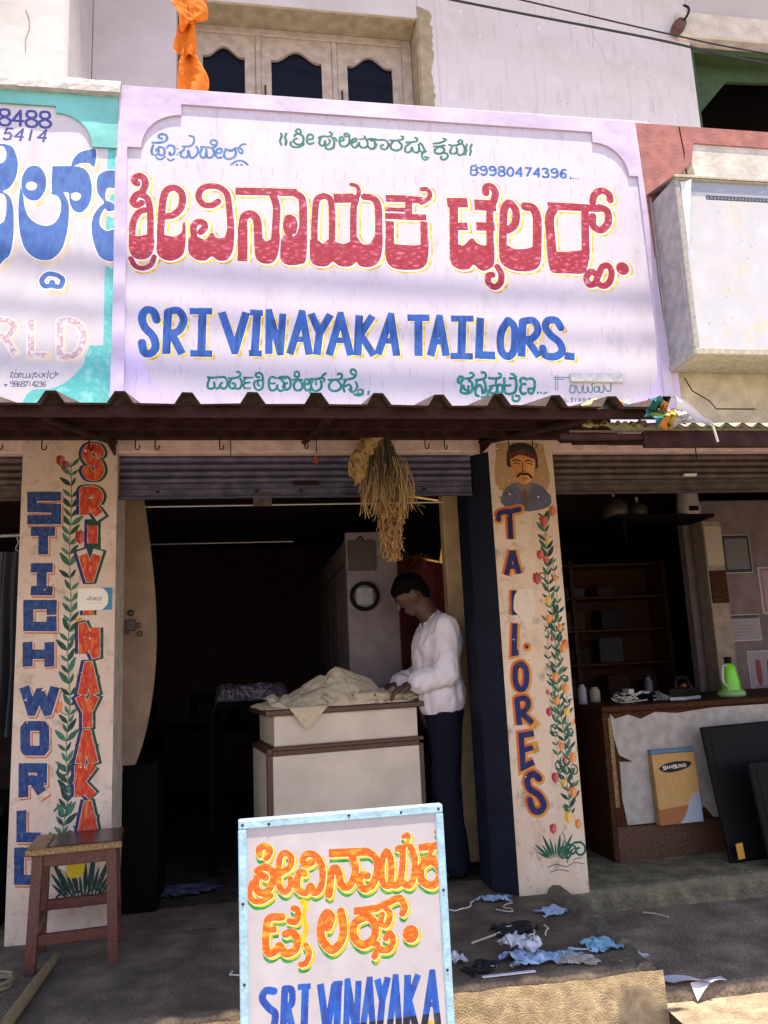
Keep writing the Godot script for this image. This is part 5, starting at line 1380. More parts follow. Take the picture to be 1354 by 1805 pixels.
func build_cables() -> void:
	for c in [[[V(-3.0, 6.78, -0.5), V(0.0, 6.345, -0.5), V(1.452, 6.141, -0.5), V(2.938, 5.969, -0.5), V(3.852, 5.84, -0.5), V(6.5, 5.6, -0.5)], 0.0085, "thick black cable slanting across the upper wall"], [[V(-3.0, 6.95, -0.5), V(0.4, 6.44, -0.5), V(1.958, 6.194, -0.5), V(3.078, 6.02, -0.5), V(3.866, 5.924, -0.5), V(6.5, 5.8, -0.6)], 0.006, "thin black cable slanting above the thick one"]]:
		tag(obj("overhead_cable", tube(begin(), smooth_path(c[0], 8), c[1], 6), M.cable), c[2], "cable")
	# service lines along the street, above the picture; their soft shadows lie across the signs
	var lines := [[6.6, 0.742, 0.016, 0.06], [6.6, 0.800, 0.010, 0.06], [6.6, 0.866, 0.019, 0.05]]
	var names := ["service cable strung closest to the wall", "thin middle service cable along the street", "thickest service cable strung farthest from the wall"]
	for i in lines.size():
		var l = lines[i]
		var pts := []
		for k in 13:
			var x := -5.0 + k
			pts.append(V(x, l[0] + 0.01 * (x - 1.0) * (x - 1.0), l[1] + l[3] * 0.12 * (x - 1.0)))
		tag(obj("service_cable", tube(begin(), pts, l[2], 8), M.cable), names[i], "cable", "service cables above the street")

func build_interior() -> void:
	# tall cabinets down one side
	var c := thing("wall_cabinets", "row of tall grey cabinets receding into the dark shop", "cabinet")
	obj("end_panel", boxes([[V(0.60, 0.368, -1.06), V(0.945, 2.43, -1.0)]], 0.006), M.cabinet, c)
	obj("carcass", boxes([[V(0.64, 0.368, -4.0), V(0.94, 2.42, -1.06)]], 0.004), M.cabinet2, c)
	for k in 4:
		var z := -1.1 - k * 0.68
		obj("door", boxes([[V(0.618, 0.42, z - 0.66), V(0.638, 2.24, z)]], 0.004), M.cabinet2, c)
		obj("door", boxes([[V(0.618, 2.26, z - 0.66), V(0.638, 2.41, z)]], 0.004), M.cabinet2, c)
	# wall clock on the end panel
	var im := pic(200, 200, Color8(150, 146, 150))
	for k in 12:
		var a := TAU * k / 12.0
		paint(im, "L%d %d,%d %d,%d" % [60 if k % 3 == 0 else 30, 100 + 84 * sin(a), 100 - 84 * cos(a), 100 + 70 * sin(a), 100 - 70 * cos(a)], Color8(30, 28, 30))
	paint(im, "L60 100,100 70,62|L40 100,100 128,40", Color8(20, 20, 22))
	var ck := thing("wall_clock", "round dark-rimmed clock on the end of the cabinets", "clock", V(0.715, 2.0, -0.998))
	var dm := mat(Color8(150, 146, 150).srgb_to_linear(), 0.4)
	obj("dial_plate", lathe(begin(), [Vector2(0.0, 0.010), Vector2(0.078, 0.010), Vector2(0.078, 0.0)], Transform3D(Basis(Vector3.RIGHT, PI / 2), Vector3.ZERO), 30), dm, ck)
	obj("dial", panel(V(-0.052, -0.052, 0.0125), V(0.052, -0.052, 0.0125), V(-0.052, 0.052, 0.0125)), print_mat(im.get_region(Rect2i(0, 0, 200, 200)), 0.4), ck)
	obj("rim", lathe(begin(), [Vector2(0.074, 0.0), Vector2(0.076, 0.03), Vector2(0.086, 0.036), Vector2(0.096, 0.03), Vector2(0.098, 0.0)], Transform3D(Basis(Vector3.RIGHT, PI / 2), Vector3.ZERO), 36), M.black, ck)
	var pl := thing("dark_plaque", "square dark plaque hanging above the clock", "plaque", V(0.70, 2.27, -0.998))
	obj("board", boxes([[V(-0.085, -0.10, 0), V(0.10, 0.10, 0.012)]], 0.003), mat(Color(0.05, 0.035, 0.02), 0.5), pl)
	obj("hanger", tube(begin(), smooth_path([V(-0.02, 0.10, 0.006), V(0.0, 0.13, 0.006), V(0.02, 0.10, 0.006)], 4), 0.005, 5), M.hook, pl)
	# pipes across the ceiling
	tag(obj("curtain_rod", tube(begin(), [V(-0.64, 2.483, -0.30), V(1.11, 2.487, -0.30)], 0.006, 8), M.pipe), "thin bright rod across the top of the doorway", "rod")
	tag(obj("ceiling_rod", tube(begin(), [V(-0.9, 2.36, -0.9), V(0.25, 2.36, -0.9)], 0.004, 8), M.steel), "thin dull rod across the dark shop behind the doorway", "rod")
	# things on the wall behind the man
	var sh := thing("red_cupboard", "dark red cupboard on the wall behind the man", "cupboard", V(1.24, 1.62, -1.35))
	obj("case", boxes([[V(-0.20, 0, -0.2), V(0.25, 0.66, 0.1)]], 0.006), M.red, sh)
	obj("door", boxes([[V(-0.185, 0.02, 0.1), V(0.02, 0.64, 0.112)]], 0.004), M.red, sh)
	obj("door", boxes([[V(0.03, 0.02, 0.1), V(0.235, 0.64, 0.112)]], 0.004), M.red, sh)
	obj("shelf", boxes([[V(-0.24, 0.67, -0.2), V(0.25, 0.70, 0.16)]], 0.003), M.dark, sh)
	tag(obj("red_curtain", sheet(30, 10, func(u: float, v: float) -> Vector3: return V(0.945 + 0.07 * u, lerpf(2.30, 1.0, v), -1.0 + 0.02 * sin(u * 26.0)), true, 0.002, V(0, 0, 1)), mat(Color(0.09, 0.008, 0.008), 0.9)), "narrow dark red curtain beside the clock panel", "curtain")
	var fr := thing("gilt_picture", "tilted picture with a bright gilt edge hanging beside the cream jamb", "picture frame", V(1.17, 2.46, -1.10))
	fr.rotation = V(0.28, -0.5, -0.26)
	obj("picture", boxes([[V(-0.17, -0.20, 0), V(0.13, 0.2, 0.008)]], 0.002), M.blackmatt, fr)
	obj("moulding", boxes([[V(0.13, -0.22, -0.006), V(0.158, 0.22, 0.02)], [V(-0.2, -0.22, -0.006), V(-0.17, 0.22, 0.02)], [V(-0.17, -0.22, -0.006), V(0.13, -0.20, 0.02)], [V(-0.17, 0.2, -0.006), V(0.13, 0.22, 0.02)]], 0.004), M.gold, fr)
	# tinsel garland: thin curled foil strips on a line
	var g := thing("tinsel_garland", "gold and brown tinsel garland looped above the red cupboard", "garland", V(1.10, 2.44, -1.15))
	var st := begin()
	var r := RandomNumberGenerator.new()
	r.seed = 3
	for k in 160:
		var t := k / 160.0
		var p := V(-0.14 + 0.28 * t, -0.05 - 0.16 * sin(PI * t) + 0.04 * sin(t * 14.0), 0)
		var d := V(r.randfn(0, 1), r.randfn(0, 1), r.randfn(0, 1)).normalized() * 0.045
		var e := d.cross(V(0.3, 1, 0.2)).normalized() * 0.006
		quad(st, p - e, p + e, p + d + e, p + d - e, p + V(0, 0, -1))
	tag(obj("foil", st, mat(Color(0.5, 0.2, 0.05), 0.35, "", 1.0, "", 0.0, 0.6), g), "", "", "", "stuff")
	var bt := thing("shelf_box", "dark box with a pale lid on the red cupboard's shelf", "box", V(1.17, 2.322, -1.29))
	obj("box_body", boxes([[V(-0.14, 0, -0.1), V(0.10, 0.10, 0.1)]], 0.006), M.black, bt)
	obj("lid", boxes([[V(0.0, 0.101, -0.02), V(0.06, 0.115, 0.1)]], 0.004), M.white, bt)
	# dark cabinet inside the doorway, under the partition
	var bc := thing("black_cabinet", "low black cabinet under the bowed partition", "cabinet", V(-0.72, 0.368, -0.52))
	obj("case", boxes([[V(-0.26, 0, -0.2), V(0.20, 0.735, 0.2)]], 0.006), M.blackmatt, bc)
	obj("door", boxes([[V(-0.24, 0.04, 0.2), V(0.18, 0.70, 0.212)]], 0.004), M.blackmatt, bc)
	# side table with folded patterned cloth
	var tb := thing("dark_table", "dark side table half hidden behind the counter", "table", V(-0.05, 0.368, -1.1))
	obj("top", boxes([[V(-0.22, 0.96, -0.3), V(0.32, 1.0, 0.18)]], 0.005), M.blackmatt, tb)
	for q in [[-0.22, -0.27], [0.28, -0.27], [-0.22, 0.18], [0.28, 0.18]]: obj("leg", boxes([[V(q[0] - 0.02, 0, q[1] - 0.02), V(q[0] + 0.02, 0.96, q[1] + 0.02)]], 0.003), M.blackmatt, tb)
	im = pic(256, 256, Color8(70, 62, 72))
	for k in 500: paint(im, "S%d %d,%d %d,%d %d,%d" % [20 + r.randi() % 30, r.randi() % 256, r.randi() % 256, r.randi() % 256, r.randi() % 256, r.randi() % 256, r.randi() % 256] if k < 30 else "D%d %d,%d" % [30 + r.randi() % 70, r.randi() % 256, r.randi() % 256], Color8(120, 112, 124) if k % 2 else Color8(48, 42, 52))
	var pm := print_mat(im, 0.9)
	var n := FastNoiseLite.new()
	n.seed = 19
	n.frequency = 1.0
	var fc := obj("patterned_cloth", sheet(40, 24, func(u: float, v: float) -> Vector3:
		var e := smoothstep(0.0, 0.12, u) * smoothstep(1.0, 0.88, u) * smoothstep(0.0, 0.2, v) * smoothstep(1.0, 0.8, v)
		return V(-0.26 + 0.50 * u + 0.03 * n.get_noise_2d(u * 4.0, v * 4.0), 0.006 + e * (0.085 + 0.03 * n.get_noise_2d(u * 5.0, v * 5.0)) - 0.10 * smoothstep(0.08, 0.0, u), -0.26 + 0.44 * v), true, 0.002), pm)
	fc.position = V(-0.02, 1.37, -1.06)
	tag(fc, "dark patterned cloth folded on the side table behind the counter", "cloth")
	# sewing machine and shelf deep in the dark
	var sw := thing("sewing_machine", "black sewing machine on its table deep in the dark shop", "sewing machine", V(-0.30, 0.368, -2.2))
	obj("table_top", boxes([[V(-0.5, 0.74, -0.25), V(0.5, 0.77, 0.25)]], 0.004), M.dark, sw)
	for q in [-0.44, 0.44]: obj("leg", boxes([[V(q - 0.02, 0, -0.2), V(q + 0.02, 0.74, 0.2)]], 0.003), M.blackmatt, sw)
	obj("machine_bed", boxes([[V(-0.2, 0.77, -0.08), V(0.2, 0.80, 0.08)]], 0.005), M.blackmatt, sw)
	obj("machine_arm", boxes([[V(0.1, 0.80, -0.05), V(0.18, 1.02, 0.05)], [V(-0.18, 0.95, -0.045), V(0.1, 1.03, 0.045)], [V(-0.2, 0.85, -0.04), V(-0.14, 1.0, 0.04)]], 0.015), M.blackmatt, sw)
	obj("hand_wheel", lathe(begin(), [Vector2(0.0, 0.0), Vector2(0.06, 0.0), Vector2(0.065, 0.012), Vector2(0.06, 0.024), Vector2(0.0, 0.024)], Transform3D(Basis(Vector3.BACK, -PI / 2), V(0.185, 0.97, 0)), 20), M.dark, sw)

func build_counter() -> void:
	var c := thing("tailor_counter", "cream laminate counter with brown edging and a worn brown top", "counter", V(0.052, 0.368, -0.25), deg_to_rad(9.0))
	obj("base", boxes([[V(0.003, 0.0, -0.50), V(0.89, 0.745, -0.031)]], 0.004), M.laminate, c)
	obj("front_panel", boxes([[V(0.030, 0.03, -0.012), V(0.868, 0.735, 0.0)]], 0.003), M.laminate, c)
	obj("edging", boxes([[V(0.0, 0.0, -0.03), V(0.03, 0.745, 0.004)], [V(0.868, 0.0, -0.03), V(0.893, 0.745, 0.004)], [V(0.03, 0.735, -0.012), V(0.868, 0.762, 0.004)], [V(0.0, 0.745, -0.51), V(0.03, 0.775, 0.006)], [V(0.03, 0.762, -0.5), V(0.893, 0.782, 0.012)]], 0.003), M.edging, c)
	obj("upper_box", boxes([[V(0.045, 0.782, -0.50), V(0.872, 0.945, -0.02)]], 0.004), M.laminate, c)
	obj("top", boxes([[V(-0.005, 0.945, -0.56), V(0.905, 0.976, 0.012)]], 0.005), M.edging, c)
	# muslin heaped on the counter, one corner hanging over the edge
	var m := thing("muslin_cloth", "heap of cream muslin on the counter with one corner hanging down", "cloth", V(0.052, 1.346, -0.25), deg_to_rad(9.0))
	var n := FastNoiseLite.new()
	n.seed = 29
	n.frequency = 1.0
	obj("heap", sheet(90, 50, func(u: float, v: float) -> Vector3:
		var e := pow(sin(PI * clampf(u, 0.0, 1.0)), 0.45) * pow(sin(PI * clampf(v, 0.0, 1.0)), 0.55)
		var x := lerpf(-0.01, 0.86, u)
		var z := lerpf(-0.44, 0.0, v)
		var tent := maxf(0.0, 1.0 - absf(x - 0.45 - 0.25 * (z + 0.2)) / 0.30) * maxf(0.0, 1.0 - absf(z + 0.2) / 0.26)
		var bend := 2.6 * n.get_noise_2d(x * 3.0, z * 3.0 + 4.0)
		var ridge := pow(absf(sin(x * 9.0 + z * 13.0 + bend)), 0.55)
		var fine := pow(absf(sin(x * 21.0 - z * 27.0 + 2.0 * bend)), 0.6)
		var y := e * (0.022 + 0.036 * ridge + 0.014 * fine + 0.15 * tent)
		return V(x + 0.03 * n.get_noise_2d(z * 9.0, 3.0), y + 0.002, z + 0.03 * n.get_noise_2d(x * 7.0, 9.0)), true, 0.0015), M.muslin, m)
	obj("hanging_corner", sheet(24, 24, func(u: float, v: float) -> Vector3:
		var w := 0.27 * (1.0 - v * 0.97)
		var x := 0.235 + (u - 0.5) * w - 0.02 * v
		var y := 0.03 - 0.145 * v + 0.004
		var z := 0.004 + 0.018 * smoothstep(0.0, 0.25, v) + 0.008 * sin(u * 8.0) * v * (1 - v)
		if v < 0.2: z = lerpf(-0.06, z, v / 0.2)
		return V(x, y, z), true, 0.0015, V(0, 0, 1)), M.muslin, m)
	obj("top_fold", sheet(20, 16, func(u: float, v: float) -> Vector3:
		return V(0.36 + 0.30 * u + 0.06 * v, 0.205 - 0.13 * v - 0.09 * absf(u - 0.4) * 1.4 + 0.012 * n.get_noise_2d(u * 4.0, v * 4.0), -0.20 + 0.17 * v), true, 0.0015), M.muslin, m)
	for q in [[0.02, 0.30, 0.055, 0.10], [0.30, 0.62, 0.075, 0.4], [0.60, 0.85, 0.06, 0.2]]:
		obj("loose_layer", sheet(26, 18, func(u: float, v: float) -> Vector3:
			var x := lerpf(q[0], q[1], u) + 0.05 * (v - 0.5)
			var crease := absf(fposmod(u * 3.3 + v * 1.7 + q[3] + 0.5 * n.get_noise_2d(u * 2.0 + q[3] * 9.0, v * 2.0), 1.0) - 0.5) * 2.0
			return V(x, q[2] + 0.022 * pow(crease, 1.5) - 0.058 * v * v + 0.01 * n.get_noise_2d(u * 5.0, v * 5.0), lerpf(-0.16, -0.008, v) + 0.015 * n.get_noise_2d(u * 3.0, q[3] * 20.0)), true, 0.0015), M.muslin, m)
	obj("side_roll", sheet(30, 14, func(u: float, v: float) -> Vector3:
		var r := 0.026 * (1.0 + 0.25 * n.get_noise_2d(u * 6.0, v * 2.0))
		return V(0.50 + 0.37 * u, 0.026 + 0.02 * (1.0 - u) + r * sin(v * TAU), -0.055 + 0.02 * sin(u * 5.0) + r * 1.6 * cos(v * TAU)), true), M.muslin, m)

func build_neighbour_shop() -> void:
	var c := thing("repair_counter", "brown wooden counter with peeling white facing in the electronics shop", "counter", V(2.10, 0.363, -0.46), deg_to_rad(3.0))
	obj("carcass", boxes([[V(-0.02, 0, -0.75), V(1.9, 0.85, 0.0)]], 0.005), M.browncounter, c)
	obj("top", boxes([[V(-0.06, 0.85, -0.80), V(1.95, 0.885, 0.03)]], 0.006), M.browncounter, c)
	# torn laminate facing
	var im := pic(700, 520, Color8(186, 178, 168))
	grime(im, Color8(206, 200, 194), 0.7, 141, 0.012, 0.4, 3, 3)
	grime(im, Color8(128, 120, 112), 0.5, 142, 0.02, 0.55, 2, 2)
	paint(im, "S40 90,60 130,58|S40 100,72 150,70", Color8(140, 134, 130))
	var st := begin()
	var torn := PackedVector2Array([V2(0.0, 0.84), V2(0.03, 0.81), V2(0.12, 0.83), V2(0.2, 0.80), V2(0.30, 0.835), V2(0.45, 0.82), V2(0.7, 0.84), V2(1.9, 0.84), V2(1.9, 0.20), V2(0.62, 0.20), V2(0.56, 0.27), V2(0.50, 0.20), V2(0.05, 0.20), V2(0.03, 0.35), V2(0.035, 0.56), V2(0.12, 0.555), V2(0.035, 0.60), V2(0.012, 0.70)])
	prism(st, torn, 0.0, 0.008)
	obj("torn_facing", st, mat(Color(0.42, 0.38, 0.35), 0.6, "plaster", 1.5, "rough_n", 0.2), c)
	obj("yellow_edge", boxes([[V(-0.015, 0.30, -0.002), V(0.012, 0.82, 0.005)]], 0.002), mat(Color(0.42, 0.25, 0.07), 0.6, "wood", 2.0), c)
	obj("bottom_rail", boxes([[V(-0.02, 0.0, 0.0), V(1.9, 0.19, 0.006)]], 0.003), mat(Color(0.14, 0.05, 0.022), 0.6, "wood", 2.0), c)
	obj("corner_post", boxes([[V(-0.05, 0.0, -0.3), V(-0.02, 0.85, 0.004)]], 0.003), M.browncounter, c)
	# cardboard carton with an oval printed badge
	im = pic(240, 380, Color8(178, 140, 84))
	grime(im, Color8(194, 158, 104), 0.6, 151, 0.02, 0.4, 1, 2)
	paint(im, "F5 28,78 60,58 120,46 190,48 216,60 190,84 120,100 60,100", Color8(20, 18, 20))
	var sx := 52.0
	for ch in ["S60 14,0 4,0 4,6 14,8 14,15 3,15", "L50 0,15 6,0 12,15|L40 3,10 9,10", "L50 0,15 0,0 7,9 14,0 14,15", "S60 14,0 4,0 4,6 14,8 14,15 3,15", "S50 1,0 1,12 6,15 12,12 12,0", "L50 0,15 0,0 11,15 11,0", "S50 13,3 8,0 2,3 1,9 4,14 10,15 13,12 13,9 8,9"]:
		var moved := []
		for q in parse(ch):
			var w := "%s%d" % [q[0], int(q[1] * 10)]
			for p in q[2]: w += " %d,%d" % [round(sx + p.x * 1.1), round(68 + p.y * 1.1 - (sx - 52) * 0.06)]
			moved.append(w)
		paint(im, "|".join(moved), Color8(200, 196, 190))
		sx += 19.5
	paint(im, "F5 0,300 240,290 240,380 0,380", Color8(150, 96, 52))
	paint(im, "F5 110,380 150,330 180,260 210,230 260,240 260,400 110,400", Color8(150, 160, 172))
	var b := thing("cardboard_carton", "yellow cardboard carton with a black oval badge leaning on the peeling counter", "carton", V(2.45, 0.555, -0.435), deg_to_rad(3.0))
	b.rotation.x = -0.06
	obj("carton", boxes([[V(-0.125, 0, -0.02), V(0.16, 0.40, 0.028)]], 0.004), mat(Color(0.42, 0.26, 0.10), 0.85, "plaster", 2.0), b)
	obj("printed_face", panel(V(-0.123, 0.003, 0.0305), V(0.158, 0.003, 0.0305), V(-0.123, 0.398, 0.0305)), print_mat(im, 0.8), b)
	obj("blue_top", boxes([[V(-0.125, 0.401, -0.02), V(0.16, 0.425, 0.024)]], 0.003), mat(Color(0.07, 0.16, 0.25), 0.6), b)
	# switched-off flat screens leaning on the counter
	for q in [[V(2.66, 0.365, -0.22), 0.62, 0.75, -0.16, 0.06, "larger black flat screen leaning against the peeling counter"], [V(2.80, 0.365, -0.06), 0.62, 0.56, -0.14, 0.04, "smaller black flat screen leaning in front of the larger one"]]:
		var tv := thing("flat_screen", q[5], "screen", q[0], q[4], "dead screens leaning on the counter")
		tv.rotation.x = q[3]
		tv.rotation.z = 0.02
		obj("bezel", boxes([[V(-0.02, 0, -0.03), V(q[1], q[2], 0.0)]], 0.008), M.black, tv)
		obj("screen", boxes([[V(0.02, 0.05, 0.0), V(q[1] - 0.04, q[2] - 0.04, 0.003)]], 0.001), M.black, tv)
		obj("stand_foot", boxes([[V(0.1, 0.0, -0.10), V(q[1] - 0.1, 0.02, -0.03)]], 0.004), M.black, tv)
	var yl := thing("orange_label", "small orange label at the foot of the larger screen", "label", V(2.665, 0.39, -0.185), 0.1)
	yl.rotation.z = 0.10
	obj("print", boxes([[V(0.0, 0, 0.0), V(0.045, 0.085, 0.003)]], 0.001), mat(Color(0.62, 0.28, 0.03), 0.6), yl)
	# back wall of that shop, shelves and posters
	var w := thing("poster_wall", "grey-lilac partition wall with posters behind the electronics counter", "wall", V(0, 0, -1.45))
	obj("plaster", boxes([[V(3.30, 0.363, -0.1), V(4.9, 2.70, 0)]], 0.01), M.inside_grey, w)
	var post := thing("cream_post", "narrow cream post with a dark patch beside the posters", "post", V(3.43, 0.363, -1.30))
	obj("shaft", boxes([[V(-0.10, 0, -0.10), V(0.05, 2.14, 0.06)]], 0.006), mat(Color(0.34, 0.27, 0.20), 0.85, "plaster", 1.5), post)
	obj("dark_patch", boxes([[V(-0.09, 1.52, 0.06), V(0.04, 1.76, 0.075)]], 0.003), M.browncounter, post)
	obj("pale_patch", boxes([[V(-0.095, 1.80, 0.06), V(0.045, 2.10, 0.068)]], 0.003), mat(Color(0.40, 0.33, 0.24), 0.8), post)
	var posters := [[3.60, 2.42, 0.24, 0.30, 0, "dark framed certificate high on the lilac wall"], [3.88, 2.16, 0.44, 0.36, 1, "white notice with a thin red border on the lilac wall"], [3.56, 1.80, 0.28, 0.20, 2, "white calendar sheet with a dark top strip on the lilac wall"], [3.70, 1.52, 0.26, 0.32, 3, "small poster with two red figures on the lilac wall"]]
	for q in posters:
		im = pic(160, 160, Color8(150, 142, 146))
		match q[4]:
			0:
				im.fill(Color8(40, 38, 42))
				im.fill_rect(Rect2i(14, 14, 132, 132), Color8(110, 104, 108))
			1:
				paint(im, "L40 8,8 152,8 152,152 8,152 8,8", Color8(160, 70, 70))
				for k in 5: paint(im, "L40 30,%d %d,%d" % [36 + k * 22, 110 + (k * 17) % 30, 36 + k * 22], Color8(120, 112, 116))
			2:
				im.fill_rect(Rect2i(0, 0, 160, 22), Color8(60, 56, 66))
				for k in 5: paint(im, "L40 20,%d %d,%d" % [48 + k * 20, 100 + (k * 23) % 40, 48 + k * 20], Color8(120, 112, 122))
			3:
				paint(im, "F5 40,30 60,40 62,110 50,130 36,110 34,50|F5 96,40 120,34 126,100 110,120 94,100", Color8(140, 52, 52))
				for k in 3: paint(im, "L50 20,%d 140,%d" % [134 + k * 8, 134 + k * 8], Color8(120, 112, 120))
		var o := thing("wall_poster", q[5], "poster", V(q[0], q[1], -1.447), 0.0, "papers on the lilac wall")
		obj("paper", boxes([[V(0, -q[3], 0), V(q[2], 0, 0.003)]], 0.0008), M.white, o)
		obj("print", panel(V(0.004, 0.004 - q[3], 0.0045), V(q[2] - 0.004, 0.004 - q[3], 0.0045), V(0.004, -0.004, 0.0045)), print_mat(im, 0.6), o)
	# dark shelves with clutter
	var s := thing("repair_shelves", "dark shelves full of parts at the back of the electronics shop", "shelf", V(2.30, 0.363, -2.0))
	for k in 6: obj("shelf_board", boxes([[V(-0.6, 0.55 + k * 0.27, -0.3), V(1.1, 0.57 + k * 0.27, 0.0)]], 0.003), M.browncounter, s)
	for x in [-0.6, 0.26, 1.08]: obj("upright", boxes([[V(x, 0, -0.3), V(x + 0.03, 1.95, 0.0)]], 0.003), M.browncounter, s)
	obj("back_board", boxes([[V(-0.6, 0.0, -0.33), V(1.1, 1.95, -0.305)]], 0.003), M.browncounter, s)
	var r := RandomNumberGenerator.new()
	r.seed = 15
	var levels := ["bottom", "second lowest", "middle", "second highest", "top"]
	var places := ["at the end by the pillar", "before the middle upright", "behind the middle upright", "past the middle upright", "at the end by the post"]
	var kinds := [["parts_box", "dark parts box", Color(0.024, 0.018, 0.021)], ["speaker_box", "brown box", Color(0.042, 0.024, 0.018)], ["small_carton", "grey carton", Color(0.048, 0.045, 0.048)]]
	for k in 22:
		var kd = kinds[k % 3]
		var lev := k % 5
		var ww := r.randf_range(0.10, 0.22)
		var hh := r.randf_range(0.07, 0.2)
		var x := -0.5 + (k / 5) * 0.33 + r.randf_range(0, 0.06)
		var bx := thing(kd[0], "%s on the %s repair shelf, %s" % [kd[1], levels[lev], places[k / 5]], "box", V(2.30 + x, 0.363 + 0.573 + lev * 0.27, -2.12), r.randf_range(-0.2, 0.2), "boxes on the repair shelves")
		var km := mat(kd[2], 0.9)
		km.metallic_specular = 0.1
		obj("case", boxes([[V(0, 0, -0.1), V(ww, hh, 0.08)]], 0.004), km, bx)
		obj("flap", boxes([[V(0.01, hh, -0.09), V(ww - 0.01, hh + 0.006, 0.07)]], 0.002), km, bx)
	# white appliance jug high up, and other things on top
	var jg := thing("mixer_jar", "white plastic mixer body standing high beside the post", "mixer", V(3.18, 2.53, -1.15))
	var jm := mat(Color(0.34, 0.28, 0.27), 0.4)
	obj("body", lathe(begin(), [Vector2(0, 0), Vector2(0.082, 0.0), Vector2(0.088, 0.03), Vector2(0.075, 0.13), Vector2(0.08, 0.16), Vector2(0.06, 0.185), Vector2(0.0, 0.19)], Transform3D(), 24), jm, jg)
	obj("switch_panel", boxes([[V(-0.04, 0.02, 0.075), V(0.03, 0.055, 0.092)]], 0.004), M.black, jg)
	obj("lid", lathe(begin(), [Vector2(0.06, 0.186), Vector2(0.062, 0.2), Vector2(0.0, 0.205)], Transform3D(), 20), M.dark, jg)
	var sf := thing("wall_shelf", "plain shelf carrying the mixer body", "shelf", V(3.18, 2.53, -1.2))
	obj("board", boxes([[V(-0.6, -0.025, -0.25), V(0.16, 0.0, 0.12)]], 0.003), M.dark, sf)
	obj("bracket", boxes([[V(-0.55, -0.2, -0.25), V(-0.53, -0.025, 0.1)]], 0.003), M.dark, sf)
	for q in [[2.62, 0.10, "bundle of grey cable on the shelf, beside the mixer"], [2.80, 0.075, "small pale motor casing on the shelf"]]:
		var o := thing("motor_casing", q[2], "motor", V(q[0], 2.53, -1.2), 0.4, "parts on the plain shelf")
		obj("casing", lathe(begin(), [Vector2(0, 0), Vector2(q[1], 0.0), Vector2(q[1], q[1] * 0.8), Vector2(q[1] * 0.5, q[1] * 1.4), Vector2(0, q[1] * 1.5)], Transform3D(), 18), mat(Color(0.04, 0.033, 0.03), 0.5), o)
		obj("shaft", tube(begin(), [V(0, q[1] * 1.5, 0), V(0.0, q[1] * 2.0, 0)], 0.012, 8), M.steel, o)
	# on the counter: green sprayer, kettle, tangled leads
	var gb := thing("green_juicer", "bright green plastic juicer on the repair counter", "juicer", V(3.08, 1.248, -0.72), 0.3)
	obj("base", lathe(begin(), [Vector2(0, 0), Vector2(0.085, 0.0), Vector2(0.09, 0.02), Vector2(0.075, 0.04), Vector2(0.0, 0.042)], Transform3D(), 24), mat(Color(0.26, 0.45, 0.16), 0.4), gb)
	obj("body", lathe(begin(), [Vector2(0.062, 0.04), Vector2(0.06, 0.09), Vector2(0.048, 0.15), Vector2(0.042, 0.19), Vector2(0.028, 0.21), Vector2(0.0, 0.215)], Transform3D(), 24), M.green, gb)
	obj("nozzle", lathe(begin(), [Vector2(0.024, 0.21), Vector2(0.022, 0.24), Vector2(0.03, 0.25), Vector2(0.0, 0.255)], Transform3D(), 16), M.black, gb)
	obj("handle", tube(begin(), smooth_path([V(-0.05, 0.06, 0.02), V(-0.10, 0.10, 0.03), V(-0.09, 0.19, 0.03), V(-0.035, 0.2, 0.01)], 5), 0.011, 8), mat(Color(0.4, 0.38, 0.36), 0.5), gb)
	var ir := thing("steam_iron", "dark iron with a steel sole on the repair counter", "iron", V(2.72, 1.248, -0.70), 0.5)
	st = begin()
	prism(st, PackedVector2Array([V2(-0.13, 0.0), V2(-0.06, 0.055), V2(0.10, 0.06), V2(0.10, -0.06), V2(-0.06, -0.055)]), 0.0, 0.05, Transform3D(Basis(V(1, 0, 0), V(0, 0, -1), V(0, 1, 0)), V(0, 0.02, 0)))
	obj("body", st, M.black, ir)
	st = begin()
	prism(st, PackedVector2Array([V2(-0.14, 0.0), V2(-0.06, 0.06), V2(0.105, 0.065), V2(0.105, -0.065), V2(-0.06, -0.06)]), 0.0, 0.018, Transform3D(Basis(V(1, 0, 0), V(0, 0, -1), V(0, 1, 0)), Vector3.ZERO))
	obj("sole", st, M.steel, ir)
	obj("handle", tube(begin(), smooth_path([V(-0.07, 0.07, 0), V(-0.05, 0.13, 0), V(0.05, 0.13, 0), V(0.09, 0.07, 0)], 5), 0.013, 8), M.black, ir)
	for q in [[2.30, 0.08, 1, M.thread, "pale tangle of leads on the repair counter"], [2.52, 0.06, 2, M.steel, "grey tangle of wire on the repair counter"]]:
		var pts := []
		for k in 40: pts.append(V(q[0] + r.randfn(0, q[1] * 0.6), 1.253 + absf(r.randfn(0, 0.022)), -0.62 + r.randfn(0, 0.04)))
		tag(obj("wire_tangle", tube(begin(), smooth_path(pts, 4), 0.0035, 5), q[3]), q[4], "wire", "wire on the repair counter")
	for q in [[2.20, -0.88, 0.035, 0.11, Color(0.30, 0.24, 0.18), "squat cream pot at the pillar end of the repair counter"], [2.62, -0.95, 0.03, 0.16, Color(0.05, 0.06, 0.08), "tall dark bottle behind the iron on the repair counter"], [2.86, -0.90, 0.045, 0.10, Color(0.32, 0.10, 0.06), "brick-red tin between the iron and the green juicer"], [2.06, -0.75, 0.028, 0.14, Color(0.22, 0.22, 0.25), "slim grey can beside the portrait pillar's edge"]]:
		var ca := thing("counter_jar", q[5], "jar", V(q[0], 1.248, q[1]), 0.0, "jars on the repair counter")
